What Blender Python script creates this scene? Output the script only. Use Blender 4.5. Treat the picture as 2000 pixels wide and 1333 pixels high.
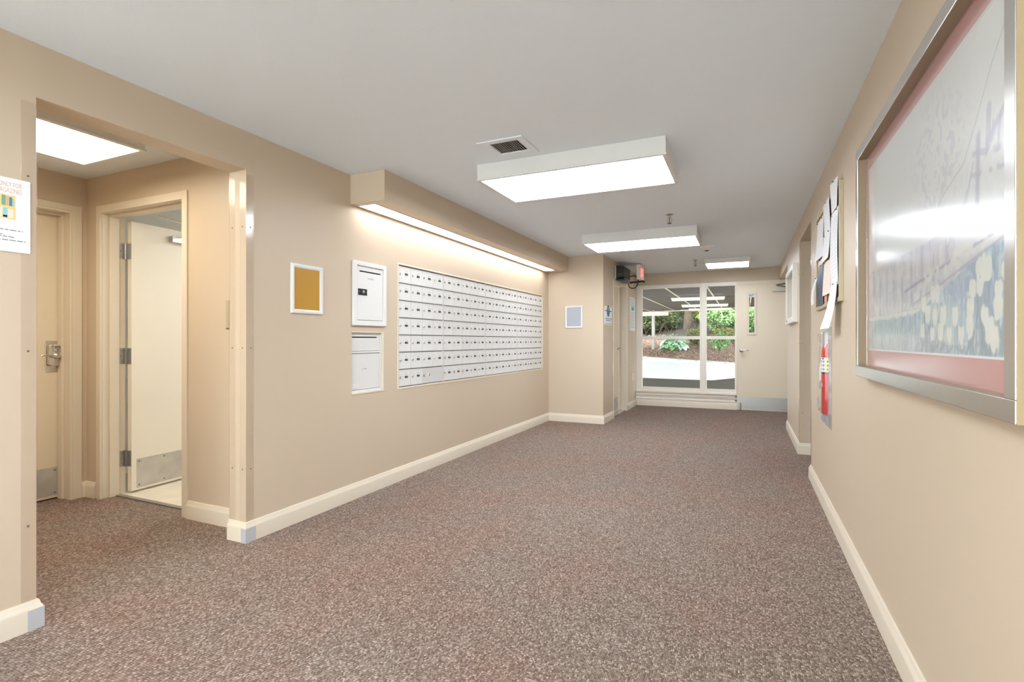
import bpy, bmesh, math, random
import numpy as np
from mathutils import Vector, Matrix

random.seed(7)
for o in list(bpy.data.objects):
    bpy.data.objects.remove(o, do_unlink=True)
SC = bpy.context.scene
COL = SC.collection
PI = math.pi

# ------------------------------------------------------------------ camera, sky, exposure
cam_d = bpy.data.cameras.new('camera')
cam_d.sensor_width = 36.0
cam_d.lens = 1011.0 / 2000.0 * 36.0
cam_d.clip_start = 0.02
cam = bpy.data.objects.new('camera', cam_d)
COL.objects.link(cam)
cam.location = (0, 0, 1.17)
cam.rotation_euler = (PI / 2, 0, math.atan(456.0 / 1011.0))
SC.camera = cam

SC.view_settings.view_transform = 'Standard'
SC.view_settings.look = 'None'
SC.view_settings.gamma = 1.0
SC.view_settings.use_curve_mapping = False
SC.view_settings.exposure = 1.34

world = bpy.data.worlds.new('overcast_sky')
SC.world = world
world.use_nodes = True
bg = world.node_tree.nodes['Background']
bg.inputs['Color'].default_value = (0.86, 0.93, 1.0, 1)
bg.inputs['Strength'].default_value = 6.0

PANEL = 7.6       # radiance of the ceiling light diffusers
STRIP = 3.6       # radiance of the tube behind the mailbox strip
ALCOVE = 4.6

H = 2.39          # ceiling height
WL = -2.645       # left wall face
WR = 0.51         # right wall face
YE = 9.58         # end wall face

# ------------------------------------------------------------------ materials
def lin(c):
    out = []
    for v in c[:3]:
        v = v / 255.0
        out.append(v / 12.92 if v <= 0.04045 else ((v + 0.055) / 1.055) ** 2.4)
    return (out[0], out[1], out[2], 1.0)

def sock(node, name):
    return node.inputs[name]

def mat(name, color, rough=0.5, metal=0.0, spec=0.4, bump=None, vary=None, coat=0.0):
    """bump=(scale, strength, distance); vary=(scale, amount) value mottling."""
    m = bpy.data.materials.new(name)
    m.use_nodes = True
    nt = m.node_tree
    b = nt.nodes['Principled BSDF']
    b.inputs['Base Color'].default_value = lin(color)
    b.inputs['Roughness'].default_value = rough
    b.inputs['Metallic'].default_value = metal
    b.inputs['Specular IOR Level'].default_value = spec
    if coat:
        b.inputs['Coat Weight'].default_value = coat
    tc = None
    if bump or vary:
        tc = nt.nodes.new('ShaderNodeTexCoord')
    if vary:
        n = nt.nodes.new('ShaderNodeTexNoise')
        n.inputs['Scale'].default_value = vary[0]
        n.inputs['Detail'].default_value = 4
        nt.links.new(tc.outputs['Object'], n.inputs['Vector'])
        r = nt.nodes.new('ShaderNodeValToRGB')
        base = lin(color)
        a = vary[1]
        r.color_ramp.elements[0].position = 0.3
        r.color_ramp.elements[1].position = 0.7
        r.color_ramp.elements[0].color = tuple(max(0, v * (1 - a)) for v in base[:3]) + (1,)
        r.color_ramp.elements[1].color = tuple(min(1, v * (1 + a)) for v in base[:3]) + (1,)
        nt.links.new(n.outputs['Fac'], r.inputs['Fac'])
        nt.links.new(r.outputs['Color'], b.inputs['Base Color'])
    if bump:
        n2 = nt.nodes.new('ShaderNodeTexNoise')
        n2.inputs['Scale'].default_value = bump[0]
        n2.inputs['Detail'].default_value = 3
        nt.links.new(tc.outputs['Object'], n2.inputs['Vector'])
        bp = nt.nodes.new('ShaderNodeBump')
        bp.inputs['Strength'].default_value = bump[1]
        bp.inputs['Distance'].default_value = bump[2]
        nt.links.new(n2.outputs['Fac'], bp.inputs['Height'])
        nt.links.new(bp.outputs['Normal'], b.inputs['Normal'])
    return m

def emit(name, color, strength):
    m = bpy.data.materials.new(name)
    m.use_nodes = True
    nt = m.node_tree
    b = nt.nodes['Principled BSDF']
    b.inputs['Base Color'].default_value = (0.8, 0.8, 0.8, 1)
    b.inputs['Emission Color'].default_value = lin(color)
    b.inputs['Emission Strength'].default_value = strength
    return m

def clear(name, tint=(255, 255, 255), rough=0.02, ior=1.45, body=0.0, body_col=(230, 230, 230)):
    """thin clear sheet: see-through with a Fresnel reflection, plus a little milky body"""
    m = bpy.data.materials.new(name)
    m.use_nodes = True
    nt = m.node_tree
    nt.nodes.clear()
    out = nt.nodes.new('ShaderNodeOutputMaterial')
    tr = nt.nodes.new('ShaderNodeBsdfTransparent')
    tr.inputs['Color'].default_value = lin(tint)
    gl = nt.nodes.new('ShaderNodeBsdfGlossy')
    gl.inputs['Roughness'].default_value = rough
    gl.inputs['Color'].default_value = (1, 1, 1, 1)
    fr = nt.nodes.new('ShaderNodeFresnel')
    ge = nt.nodes.new('ShaderNodeNewGeometry')      # same Fresnel on both faces of the sheet
    mr = nt.nodes.new('ShaderNodeMapRange')
    mr.inputs['To Min'].default_value = ior; mr.inputs['To Max'].default_value = 1.0 / ior
    nt.links.new(ge.outputs['Backfacing'], mr.inputs['Value'])
    nt.links.new(mr.outputs[0], fr.inputs['IOR'])
    mx = nt.nodes.new('ShaderNodeMixShader')
    src = tr
    if body:
        df = nt.nodes.new('ShaderNodeBsdfDiffuse')
        df.inputs['Color'].default_value = lin(body_col)
        mb = nt.nodes.new('ShaderNodeMixShader')
        mb.inputs[0].default_value = body
        nt.links.new(tr.outputs[0], mb.inputs[1])
        nt.links.new(df.outputs[0], mb.inputs[2])
        src = mb
    nt.links.new(fr.outputs[0], mx.inputs[0])
    nt.links.new(src.outputs[0], mx.inputs[1])
    nt.links.new(gl.outputs[0], mx.inputs[2])
    nt.links.new(mx.outputs[0], out.inputs['Surface'])
    return m

def island_mat(name, cols, rough=0.6, trans=0.0):
    """leaf material: each loose leaf takes its own shade"""
    m = bpy.data.materials.new(name)
    m.use_nodes = True
    nt = m.node_tree
    b = nt.nodes['Principled BSDF']
    b.inputs['Roughness'].default_value = rough
    b.inputs['Specular IOR Level'].default_value = 0.3
    g = nt.nodes.new('ShaderNodeNewGeometry')
    r = nt.nodes.new('ShaderNodeValToRGB')
    el = r.color_ramp.elements
    while len(el) < len(cols):
        el.new(0.5)
    for i, c in enumerate(cols):
        el[i].position = i / (len(cols) - 1)
        el[i].color = lin(c)
    nt.links.new(g.outputs['Random Per Island'], r.inputs['Fac'])
    nt.links.new(r.outputs['Color'], b.inputs['Base Color'])
    return m

def vcol_mat(name, rough=0.6):
    m = bpy.data.materials.new(name)
    m.use_nodes = True
    nt = m.node_tree
    b = nt.nodes['Principled BSDF']
    b.inputs['Roughness'].default_value = rough
    a = nt.nodes.new('ShaderNodeAttribute')
    a.attribute_name = 'print'
    nt.links.new(a.outputs['Color'], b.inputs['Base Color'])
    return m

WALLC = (206, 188, 165)
M = {}
M['wall'] = mat('beige_wall_paint', WALLC, 0.42, spec=0.35, bump=(55, 0.05, 0.004))
M['ceil'] = mat('white_ceiling_paint', (237, 244, 251), 0.85, spec=0.2, bump=(140, 0.12, 0.004))
M['trim'] = mat('cream_trim_paint', (224, 212, 193), 0.35, spec=0.45)
M['door'] = mat('beige_door_paint', (231, 217, 194), 0.38, spec=0.4, bump=(30, 0.03, 0.003))
M['winframe'] = mat('cream_window_paint', (240, 232, 220), 0.35)
M['white_room'] = mat('white_room_paint', (243, 240, 232), 0.6)
M['tile'] = mat('pale_tile', (232, 222, 204), 0.35, vary=(7, 0.06))
M['steel'] = mat('brushed_steel', (176, 174, 170), 0.38, metal=0.85, bump=(220, 0.05, 0.001))
M['kick'] = mat('worn_steel_plate', (196, 193, 187), 0.42, metal=0.45, vary=(9, 0.12))
M['chrome'] = mat('satin_nickel', (205, 200, 192), 0.22, metal=1.0)
M['alu'] = mat('silver_aluminium', (206, 203, 198), 0.24, metal=0.9)
M['foil'] = mat('silver_corner_foil', (196, 198, 202), 0.5, metal=0.2, bump=(160, 0.3, 0.002))
M['boxgrey'] = mat('pale_grey_mailbox_enamel', (222, 220, 216), 0.4, metal=0.0, bump=(200, 0.04, 0.001))
M['boxgap'] = mat('dark_gap_grey', (96, 94, 92), 0.6)
M['boxback'] = mat('mailbox_frame_grey', (206, 204, 200), 0.45, metal=0.0)
M['white'] = mat('white_enamel', (228, 227, 224), 0.35)
M['whiteplastic'] = mat('white_plastic', (238, 236, 230), 0.4)
M['paper'] = mat('white_paper', (238, 239, 240), 0.75)
M['paper2'] = mat('cream_paper', (240, 226, 212), 0.75)
M['ink'] = mat('grey_ink', (120, 122, 126), 0.7)
M['faintnum'] = mat('faint_number_print', (150, 151, 153), 0.7)
M['faint'] = mat('faint_print', (212, 213, 217), 0.7)
M['darkink'] = mat('dark_ink', (52, 54, 58), 0.7)
M['black'] = mat('black_plastic', (30, 28, 28), 0.35)
M['slot'] = mat('dark_slot', (16, 15, 14), 0.7)
M['fixture'] = mat('white_fixture_enamel', (224, 223, 220), 0.5)
M['panel'] = emit('lit_acrylic_panel', (236, 245, 255), PANEL)
M['strip'] = emit('lit_strip_panel', (247, 248, 250), STRIP)
M['alpanel'] = emit('warm_lit_panel', (255, 245, 222), ALCOVE)
M['roompanel'] = emit('room_lit_panel', (252, 252, 250), 3.6)
M['glass'] = clear('window_glass', (250, 252, 250), 0.0, 1.10)
M['glazing'] = clear('satin_glazing', (255, 255, 255), 0.17, 1.5, 0.10, (236, 238, 240))
M['guard'] = clear('clear_corner_guard', (254, 253, 252), 0.12, 1.4, 0.02, (225, 215, 205))
M['bubble'] = clear('clear_plastic_cover', (250, 250, 250), 0.06, 1.4, 0.03, (235, 235, 235))
M['olive'] = M['wall']
M['gold'] = mat('mustard_print', (190, 142, 48), 0.4)
M['greyprint'] = mat('grey_blue_print', (172, 176, 184), 0.4)
M['tan'] = mat('tan_frame', (196, 184, 156), 0.4, metal=0.3)
M['cork'] = mat('cork', (176, 132, 92), 0.9, vary=(60, 0.25))
M['red'] = mat('red_enamel', (206, 32, 28), 0.25, coat=0.4)
M['exitred'] = emit('exit_red', (255, 84, 66), 0.9)
M['exitface'] = mat('exit_face', (236, 226, 214), 0.5)
M['navy'] = mat('navy_print', (34, 42, 66), 0.5)
M['green'] = mat('green_print', (120, 168, 150), 0.6)
M['yellow'] = mat('yellow_print', (238, 214, 92), 0.5)
M['orangeprint'] = mat('orange_print', (226, 168, 130), 0.6)
M['amber'] = mat('amber_print', (240, 208, 140), 0.6)
M['teal'] = mat('teal_print', (70, 138, 150), 0.6)
M['skyblue'] = mat('blue_print', (150, 204, 220), 0.6)
M['salmon'] = mat('salmon_print', (220, 180, 150), 0.6)
M['bluefolder'] = mat('blue_grey_leaflet', (70, 84, 108), 0.45)
M['ventgrey'] = mat('dark_duct', (58, 55, 52), 0.8)
M['asphalt'] = mat('dark_asphalt', (74, 66, 56), 0.9, vary=(40, 0.25), bump=(120, 0.4, 0.01))
M['concrete'] = mat('pale_concrete', (238, 238, 236), 0.8, vary=(2.0, 0.06))
M['kerb'] = mat('kerb_stone_grey', (190, 188, 180), 0.8, vary=(12, 0.15))
M['mulch'] = mat('bark_mulch', (148, 120, 104), 0.95, vary=(26, 0.55), bump=(30, 0.8, 0.05))
M['bark'] = mat('tree_bark', (74, 62, 48), 0.9, vary=(8, 0.3), bump=(14, 0.8, 0.03))
M['board'] = mat('canopy_board_grey', (64, 55, 47), 0.7, vary=(3, 0.1))
M['boardgap'] = mat('canopy_gap', (50, 44, 38), 0.9)
M['canlight'] = mat('canopy_lens', (240, 232, 214), 0.4)
M['post'] = mat('post_paint', (176, 168, 160), 0.6)
M['batten'] = mat('canopy_batten', (116, 104, 94), 0.7)
M['beam'] = mat('beam_paint', (214, 204, 184), 0.6)
M['leafA'] = island_mat('mid_green_leaves', [(30, 46, 18), (56, 84, 32), (90, 122, 50), (136, 164, 86)])
M['leafB'] = island_mat('bright_green_leaves', [(50, 78, 34), (96, 136, 66), (142, 176, 108), (200, 216, 166)])
M['leafC'] = island_mat('olive_leaves', [(70, 72, 30), (112, 112, 54), (150, 146, 78), (188, 180, 108)])
M['leafD'] = island_mat('dark_woodland_leaves', [(22, 28, 14), (42, 52, 24), (66, 78, 38), (100, 106, 60)])
M['litter'] = island_mat('mulch_chips', [(84, 62, 52), (132, 102, 86), (168, 136, 118), (214, 188, 168)], 0.9)
M['twig'] = mat('bare_twigs', (78, 64, 50), 0.9)
M['artprint'] = vcol_mat('faded_garden_print', 0.7)
M['mat_pink'] = mat('faded_red_mount', (196, 112, 106), 0.8)
M['frameedge'] = mat('wall_reflection_frame_side', (178, 160, 126), 0.45, metal=0.1)  # tan of the reflected wall put into the frame side colour
M['reflect_lining'] = mat('corridor_reflection_tone', (150, 132, 108), 0.5, metal=0.2)  # brown reflection of carpet and corridor, painted inside the silver frame

# hosta leaf: blue green blade with paler margin, by generated distance from the midrib
def hosta_material():
    m = bpy.data.materials.new('hosta_leaf')
    m.use_nodes = True
    nt = m.node_tree
    b = nt.nodes['Principled BSDF']
    b.inputs['Roughness'].default_value = 0.45
    a = nt.nodes.new('ShaderNodeAttribute'); a.attribute_name = 'print'
    oi = nt.nodes.new('ShaderNodeObjectInfo')
    r = nt.nodes.new('ShaderNodeValToRGB')
    r.color_ramp.elements[0].color = lin((140, 176, 124)); r.color_ramp.elements[1].color = lin((238, 247, 244))
    nt.links.new(oi.outputs['Random'], r.inputs['Fac'])
    mx = nt.nodes.new('ShaderNodeMixRGB'); mx.blend_type = 'MULTIPLY'; mx.inputs[0].default_value = 1
    nt.links.new(a.outputs['Color'], mx.inputs[1]); nt.links.new(r.outputs['Color'], mx.inputs[2])
    nt.links.new(mx.outputs[0], b.inputs['Base Color'])
    return m
M['hosta'] = hosta_material()

def carpet_material():
    m = bpy.data.materials.new('loop_pile_carpet')
    m.use_nodes = True
    nt = m.node_tree
    L = nt.links.new
    b = nt.nodes['Principled BSDF']
    b.inputs['Roughness'].default_value = 0.95
    b.inputs['Specular IOR Level'].default_value = 0.1
    tc = nt.nodes.new('ShaderNodeTexCoord')
    mp = nt.nodes.new('ShaderNodeMapping')
    mp.inputs['Rotation'].default_value = (0, 0, math.radians(0))
    mp.inputs['Scale'].default_value = (1.0, 0.72, 1.0)
    L(tc.outputs['Object'], mp.inputs['Vector'])
    v = nt.nodes.new('ShaderNodeTexVoronoi')
    v.inputs['Scale'].default_value = 150
    v.inputs['Randomness'].default_value = 0.38
    L(mp.outputs[0], v.inputs['Vector'])
    sep = nt.nodes.new('ShaderNodeSeparateColor')
    L(v.outputs['Color'], sep.inputs[0])
    r = nt.nodes.new('ShaderNodeValToRGB')
    cols = [(0.0, (118, 102, 92)), (0.3, (140, 124, 113)), (0.62, (154, 138, 127)), (0.86, (170, 155, 144)), (1.0, (196, 182, 171))]
    el = r.color_ramp.elements
    while len(el) < len(cols):
        el.new(0.5)
    for e, (p, c) in zip(el, cols):
        e.position = p; e.color = lin(c)
    L(sep.outputs[0], r.inputs['Fac'])
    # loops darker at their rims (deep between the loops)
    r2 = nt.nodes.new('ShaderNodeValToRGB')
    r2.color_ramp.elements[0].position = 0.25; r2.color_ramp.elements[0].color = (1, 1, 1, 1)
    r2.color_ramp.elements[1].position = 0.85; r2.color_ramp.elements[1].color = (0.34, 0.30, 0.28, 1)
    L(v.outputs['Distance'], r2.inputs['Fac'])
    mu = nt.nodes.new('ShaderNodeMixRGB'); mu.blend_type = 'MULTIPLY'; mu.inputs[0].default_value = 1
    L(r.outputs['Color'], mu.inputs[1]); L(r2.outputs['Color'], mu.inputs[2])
    # broad reddish wear patches
    n = nt.nodes.new('ShaderNodeTexNoise'); n.inputs['Scale'].default_value = 1.6; n.inputs['Detail'].default_value = 5
    L(tc.outputs['Object'], n.inputs['Vector'])
    r3 = nt.nodes.new('ShaderNodeValToRGB')
    r3.color_ramp.elements[0].position = 0.35; r3.color_ramp.elements[0].color = (1.05, 0.93, 0.90, 1)
    r3.color_ramp.elements[1].position = 0.6; r3.color_ramp.elements[1].color = (1.0, 1.0, 0.99, 1)
    L(n.outputs['Fac'], r3.inputs['Fac'])
    mu2 = nt.nodes.new('ShaderNodeMixRGB'); mu2.blend_type = 'MULTIPLY'; mu2.inputs[0].default_value = 1
    L(mu.outputs[0], mu2.inputs[1]); L(r3.outputs['Color'], mu2.inputs[2])
    L(mu2.outputs[0], b.inputs['Base Color'])
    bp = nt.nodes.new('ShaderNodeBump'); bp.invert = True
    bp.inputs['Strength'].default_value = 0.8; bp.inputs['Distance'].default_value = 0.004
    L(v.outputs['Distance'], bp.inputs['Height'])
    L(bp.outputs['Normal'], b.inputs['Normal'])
    return m
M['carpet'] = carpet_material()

# ------------------------------------------------------------------ mesh helpers
WORLD = {}

class MB:
    """collects shapes in world coordinates, then links them as ONE mesh object"""
    def __init__(self):
        self.v = []; self.f = []; self.m = []
    def add(self, verts, faces, mi=0):
        b = len(self.v)
        self.v += [tuple(p) for p in verts]
        self.f += [tuple(i + b for i in fc) for fc in faces]
        self.m += [mi] * len(faces)
        return self
    def box(self, x0, x1, y0, y1, z0, z1, mi=0):
        x0, x1 = min(x0, x1), max(x0, x1); y0, y1 = min(y0, y1), max(y0, y1); z0, z1 = min(z0, z1), max(z0, z1)
        v = [(x0, y0, z0), (x1, y0, z0), (x1, y1, z0), (x0, y1, z0), (x0, y0, z1), (x1, y0, z1), (x1, y1, z1), (x0, y1, z1)]
        return self.add(v, [(0, 3, 2, 1), (4, 5, 6, 7), (0, 1, 5, 4), (1, 2, 6, 5), (2, 3, 7, 6), (3, 0, 4, 7)], mi)
    def prism(self, poly, axis, a, b, mi=0):
        """poly: 2D points; axis 'x': poly=(y,z); 'y': poly=(x,z); 'z': poly=(x,y)"""
        def P(p, t):
            return {'x': (t, p[0], p[1]), 'y': (p[0], t, p[1]), 'z': (p[0], p[1], t)}[axis]
        n = len(poly)
        v = [P(p, a) for p in poly] + [P(p, b) for p in poly]
        f = [tuple(range(n))[::-1], tuple(range(n, 2 * n))]
        f += [(i, (i + 1) % n, n + (i + 1) % n, n + i) for i in range(n)]
        return self.add(v, f, mi)
    def sweep(self, path, prof, mi=0, closed=False):
        """prof [(out, z)] swept along a floor path [(x,y)]; out is to the right of travel"""
        n = len(path); rows = []
        for i, p in enumerate(path):
            p = Vector(p)
            d0 = (p - Vector(path[i - 1])).normalized() if i > 0 else None
            d1 = (Vector(path[i + 1]) - p).normalized() if i < n - 1 else None
            if d0 is None: d0 = d1
            if d1 is None: d1 = d0
            n0 = Vector((d0.y, -d0.x)); n1 = Vector((d1.y, -d1.x))
            nn = (n0 + n1)
            nn = nn / max(1e-6, nn.dot(n0)) if nn.length > 1e-6 else n0
            rows.append([(p.x + nn.x * o, p.y + nn.y * o, z) for o, z in prof])
        k = len(prof); v = [q for r in rows for q in r]; f = []
        for i in range(n - 1):
            for j in range(k):
                a = i * k + j; b = i * k + (j + 1) % k
                f.append((a, b, b + k, a + k))
        f.append(tuple(range(k))[::-1]); f.append(tuple(range((n - 1) * k, n * k)))
        return self.add(v, f, mi)
    def cyl(self, p0, p1, r0, r1=None, n=12, mi=0, caps=True):
        p0 = Vector(p0); p1 = Vector(p1); r1 = r0 if r1 is None else r1
        d = (p1 - p0).normalized()
        a = d.orthogonal().normalized(); b = d.cross(a)
        v = []
        for p, r in ((p0, r0), (p1, r1)):
            for i in range(n):
                t = 2 * PI * i / n
                v.append(p + a * (r * math.cos(t)) + b * (r * math.sin(t)))
        f = [(i, (i + 1) % n, n + (i + 1) % n, n + i) for i in range(n)]
        if caps:
            f += [tuple(range(n))[::-1], tuple(range(n, 2 * n))]
        return self.add(v, f, mi)
    def lathe(self, o, d, prof, n=16, mi=0):
        """prof [(r, h)] turned about axis d from o"""
        o = Vector(o); d = Vector(d).normalized(); a = d.orthogonal().normalized(); b = d.cross(a)
        v = []
        for r, h in prof:
            for i in range(n):
                t = 2 * PI * i / n
                v.append(o + d * h + a * (r * math.cos(t)) + b * (r * math.sin(t)))
        f = []
        for j in range(len(prof) - 1):
            for i in range(n):
                f.append((j * n + i, j * n + (i + 1) % n, (j + 1) * n + (i + 1) % n, (j + 1) * n + i))
        f += [tuple(range(n))[::-1], tuple(range((len(prof) - 1) * n, len(prof) * n))]
        return self.add(v, f, mi)
    def tube(self, pts, r, n=8, mi=0):
        pts = [Vector(p) for p in pts]
        rr = r if isinstance(r, (list, tuple)) else [r] * len(pts)
        v = []; f = []; a = None
        for i, p in enumerate(pts):
            d = (pts[min(i + 1, len(pts) - 1)] - pts[max(i - 1, 0)]).normalized()
            a = d.orthogonal().normalized() if a is None else (a - d * a.dot(d)).normalized()
            b = d.cross(a)
            for k in range(n):
                t = 2 * PI * k / n
                v.append(p + a * (rr[i] * math.cos(t)) + b * (rr[i] * math.sin(t)))
        for i in range(len(pts) - 1):
            for k in range(n):
                f.append((i * n + k, i * n + (k + 1) % n, (i + 1) * n + (k + 1) % n, (i + 1) * n + k))
        f += [tuple(range(n))[::-1], tuple(range((len(pts) - 1) * n, len(pts) * n))]
        return self.add(v, f, mi)
    def panel(self, axis, a0, a1, u0, u1, z0, z1, holes=(), mi=0):
        """slab normal to 'x' (u=y, v=z), 'y' (u=x, v=z) or 'z' (u=x, v=y) with rectangular holes (u0,u1,v0,v1)"""
        us = sorted({u0, u1, *[h[0] for h in holes], *[h[1] for h in holes]})
        zs = sorted({z0, z1, *[h[2] for h in holes], *[h[3] for h in holes]})
        us = [u for u in us if u0 - 1e-6 <= u <= u1 + 1e-6]; zs = [z for z in zs if z0 - 1e-6 <= z <= z1 + 1e-6]
        def inh(i, j):
            if i < 0 or j < 0 or i >= len(us) - 1 or j >= len(zs) - 1:
                return True
            uc = (us[i] + us[i + 1]) / 2; zc = (zs[j] + zs[j + 1]) / 2
            return any(h[0] < uc < h[1] and h[2] < zc < h[3] for h in holes)
        def P(a, u, z):
            return {'x': (a, u, z), 'y': (u, a, z), 'z': (u, z, a)}[axis]
        for i in range(len(us) - 1):
            for j in range(len(zs) - 1):
                if inh(i, j): continue
                ua, ub, za, zb = us[i], us[i + 1], zs[j], zs[j + 1]
                q = lambda a: [P(a, ua, za), P(a, ub, za), P(a, ub, zb), P(a, ua, zb)]
                self.add(q(a0), [(0, 1, 2, 3)], mi); self.add(q(a1), [(0, 1, 2, 3)], mi)
                for (di, dj, u_, z_) in ((-1, 0, (ua, ua), (za, zb)), (1, 0, (ub, ub), (za, zb)), (0, -1, (ua, ub), (za, za)), (0, 1, (ua, ub), (zb, zb))):
                    if inh(i + di, j + dj):
                        self.add([P(a0, u_[0], z_[0]), P(a0, u_[1], z_[1]), P(a1, u_[1], z_[1]), P(a1, u_[0], z_[0])], [(0, 1, 2, 3)], mi)
        return self
    def build(self, name, mats, parent=None, smooth=False, bevel=0.0, fix=True, seg=2):
        if not isinstance(mats, (list, tuple)): mats = [mats]
        pts = np.array([tuple(p) for p in self.v], dtype=float)
        if parent is not None:
            pw = WORLD[parent.name]
        else:
            pw = Vector((0, 0, 0))
        lo = pts.min(0); hi = pts.max(0)
        o = Vector(((lo[0] + hi[0]) / 2, (lo[1] + hi[1]) / 2, lo[2]))
        me = bpy.data.meshes.new(name)
        me.from_pydata([tuple(p - np.array(o)) for p in pts], [], self.f)
        for m in mats: me.materials.append(m)
        if len(mats) > 1: me.polygons.foreach_set('material_index', self.m)
        if fix:
            bm = bmesh.new(); bm.from_mesh(me)
            bmesh.ops.remove_doubles(bm, verts=bm.verts, dist=1e-6)
            bmesh.ops.recalc_face_normals(bm, faces=bm.faces)
            bm.to_mesh(me); bm.free()
        if smooth:
            me.shade_smooth()
            try: me.set_sharp_from_angle(angle=math.radians(38))
            except Exception: pass
        ob = bpy.data.objects.new(name, me)
        COL.objects.link(ob)
        if parent is not None: ob.parent = parent
        ob.location = o - pw
        WORLD[ob.name] = o
        if bevel:
            b = ob.modifiers.new('bevel', 'BEVEL'); b.width = bevel; b.segments = seg; b.limit_method = 'ANGLE'
            b.angle_limit = math.radians(40)
        return ob

def box(x0, x1, y0, y1, z0, z1): return MB().box(x0, x1, y0, y1, z0, z1)

def empty(name, loc):
    o = bpy.data.objects.new(name, None); COL.objects.link(o)
    o.empty_display_size = 0.05; o.location = loc
    WORLD[o.name] = Vector(loc)
    return o

def tag(o, label, cat, group=None):
    o['label'] = label; o['category'] = cat
    if group: o['group'] = group
    return o

def struct(o, label=None):
    o['kind'] = 'structure'
    if label: o['label'] = label
    return o

def stuff(o):
    o['kind'] = 'stuff'; return o

def text_verts(body, size):
    cu = bpy.data.curves.new('lettering', 'FONT')
    cu.body = body; cu.size = size; cu.resolution_u = 2; cu.fill_mode = 'FRONT'
    ob = bpy.data.objects.new('lettering', cu); COL.objects.link(ob)
    dg = bpy.context.evaluated_depsgraph_get()
    me = bpy.data.meshes.new_from_object(ob.evaluated_get(dg))
    vs = [(v.co.x, v.co.y) for v in me.vertices]; fs = [tuple(p.vertices) for p in me.polygons]
    bpy.data.objects.remove(ob); bpy.data.meshes.remove(me); bpy.data.curves.remove(cu)
    return vs, fs

def put_text(mb, body, size, o, u, v, mi=0, align='l', sx=1.0):
    """lay flat lettering on a plane: o origin, u along the line, v up"""
    vs, fs = text_verts(body, size)
    if not vs: return mb
    w = max(a for a, b in vs) * sx
    off = {'l': 0, 'c': -w / 2, 'r': -w}[align]
    o = Vector(o); u = Vector(u); v = Vector(v)
    mb.add([o + u * (a * sx + off) + v * b for a, b in vs], fs, mi)
    return mb

def spline(pts, n=6):
    P = [Vector(p) for p in pts]; P = [2 * P[0] - P[1]] + P + [2 * P[-1] - P[-2]]
    out = []
    for i in range(1, len(P) - 2):
        for k in range(n):
            t = k / n; a, b, c, d = P[i - 1], P[i], P[i + 1], P[i + 2]
            out.append(0.5 * ((2 * b) + (c - a) * t + (2 * a - 5 * b + 4 * c - d) * t * t + (3 * b - a - 3 * c + d) * t ** 3))
    return out + [P[-2]]

def rect(mb, o, u, v, u0, u1, v0, v1, mi=0):
    o = Vector(o); u = Vector(u); v = Vector(v)
    return mb.add([o + u * a + v * b for a, b in ((u0, v0), (u1, v0), (u1, v1), (u0, v1))], [(0, 1, 2, 3)], mi)

X = Vector((1, 0, 0)); Y = Vector((0, 1, 0)); Z = Vector((0, 0, 1))

# ------------------------------------------------------------------ room shell
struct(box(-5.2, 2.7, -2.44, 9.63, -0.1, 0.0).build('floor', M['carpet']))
c = MB().panel('z', H, H + 0.1, -5.2, 2.7, -2.44, 9.75, [(-1.445, -1.252, 2.857, 3.04)])
ceiling = struct(c.build('ceiling', M['ceil']))
soff = MB().panel('z', 2.172, 2.186, -2.644, -2.335, 2.976, 7.165, [(-2.612, -2.462, 3.03, 6.93)])
soff.box(-2.349, -2.335, 2.976, 7.165, 2.186, H - 0.0005).box(-2.644, -2.349, 2.976, 2.99, 2.186, H - 0.0005)
struct(soff.build('ceiling_soffit', M['wall']))

MBX = (3.552, 6.925, 0.776, 1.812)     # mailbox opening in the left wall (y, z)
LDB = (2.992, 3.352, 0.78, 1.236)      # lower drop box opening
w = MB().panel('x', WL, -2.785, -2.44, 7.3, 0, H, [(1.13, 2.107, -1, 2.168), MBX, LDB])
wall_left = struct(w.build('wall_left', M['wall']))
w = MB().panel('x', -1.825, -1.965, 7.165, 9.75, 0, H, [(7.78, 8.735, -1, 2.12)])
w.box(-2.644, -1.965, 7.165, 7.3, 0, H)
wall_column = struct(w.build('wall_column', M['wall']))
w = MB().panel('y', YE, YE + 0.16, -1.825, 1.4, 0, H, [(-1.825, 0.80, -1, 2.178)])
wall_end = struct(w.build('wall_end', M['wall']))
EXO = (4.05, 4.33, 0.655, 1.245)
w = MB().panel('x', WR, WR + 0.14, -2.44, YE, 0, H, [(5.075, 6.11, -1, 2.199), (7.8, YE, -1, 2.19), EXO])
wall_right = struct(w.build('wall_right', M['wall']))
w = MB().box(0.65, 2.5, 4.94, 5.075, 0, H).box(0.65, 2.5, 6.11, 6.25, 0, H).box(2.5, 2.64, 4.94, 6.25, 0, H)
struct(w.build('wall_passage', M['wall']))
w = MB().box(0.65, 1.4, 7.66, 7.8, 0, H).box(1.3, 1.4, 7.8, YE, 0, H)
struct(w.build('wall_recess', M['wall']))
w = MB().panel('y', -2.3, -2.44, -2.645, 0.51, 0, H, [(-2.60, -0.14, 0.06, 2.3)])
struct(w.build('wall_back', M['wall']))
wb = MB().panel('y', -2.34, -2.40, -2.60, -0.14, 0.06, 2.3, [(-2.55, -1.76, 0.12, 2.25), (-1.70, -0.97, 0.12, 2.25), (-0.91, -0.19, 0.12, 2.25)])  # glazed front added out of view so daylight reaches the ceiling
fill_win = struct(wb.build('fill_glazing', M['alu']), 'added glazed front behind the camera, letting in light for the ceiling')
for (xa, xb) in ((-2.55, -1.76), (-1.70, -0.97), (-0.91, -0.19)):
    box(xa, xb, -2.373, -2.367, 0.12, 2.25).build('pane', M['glass'], fill_win)
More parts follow.
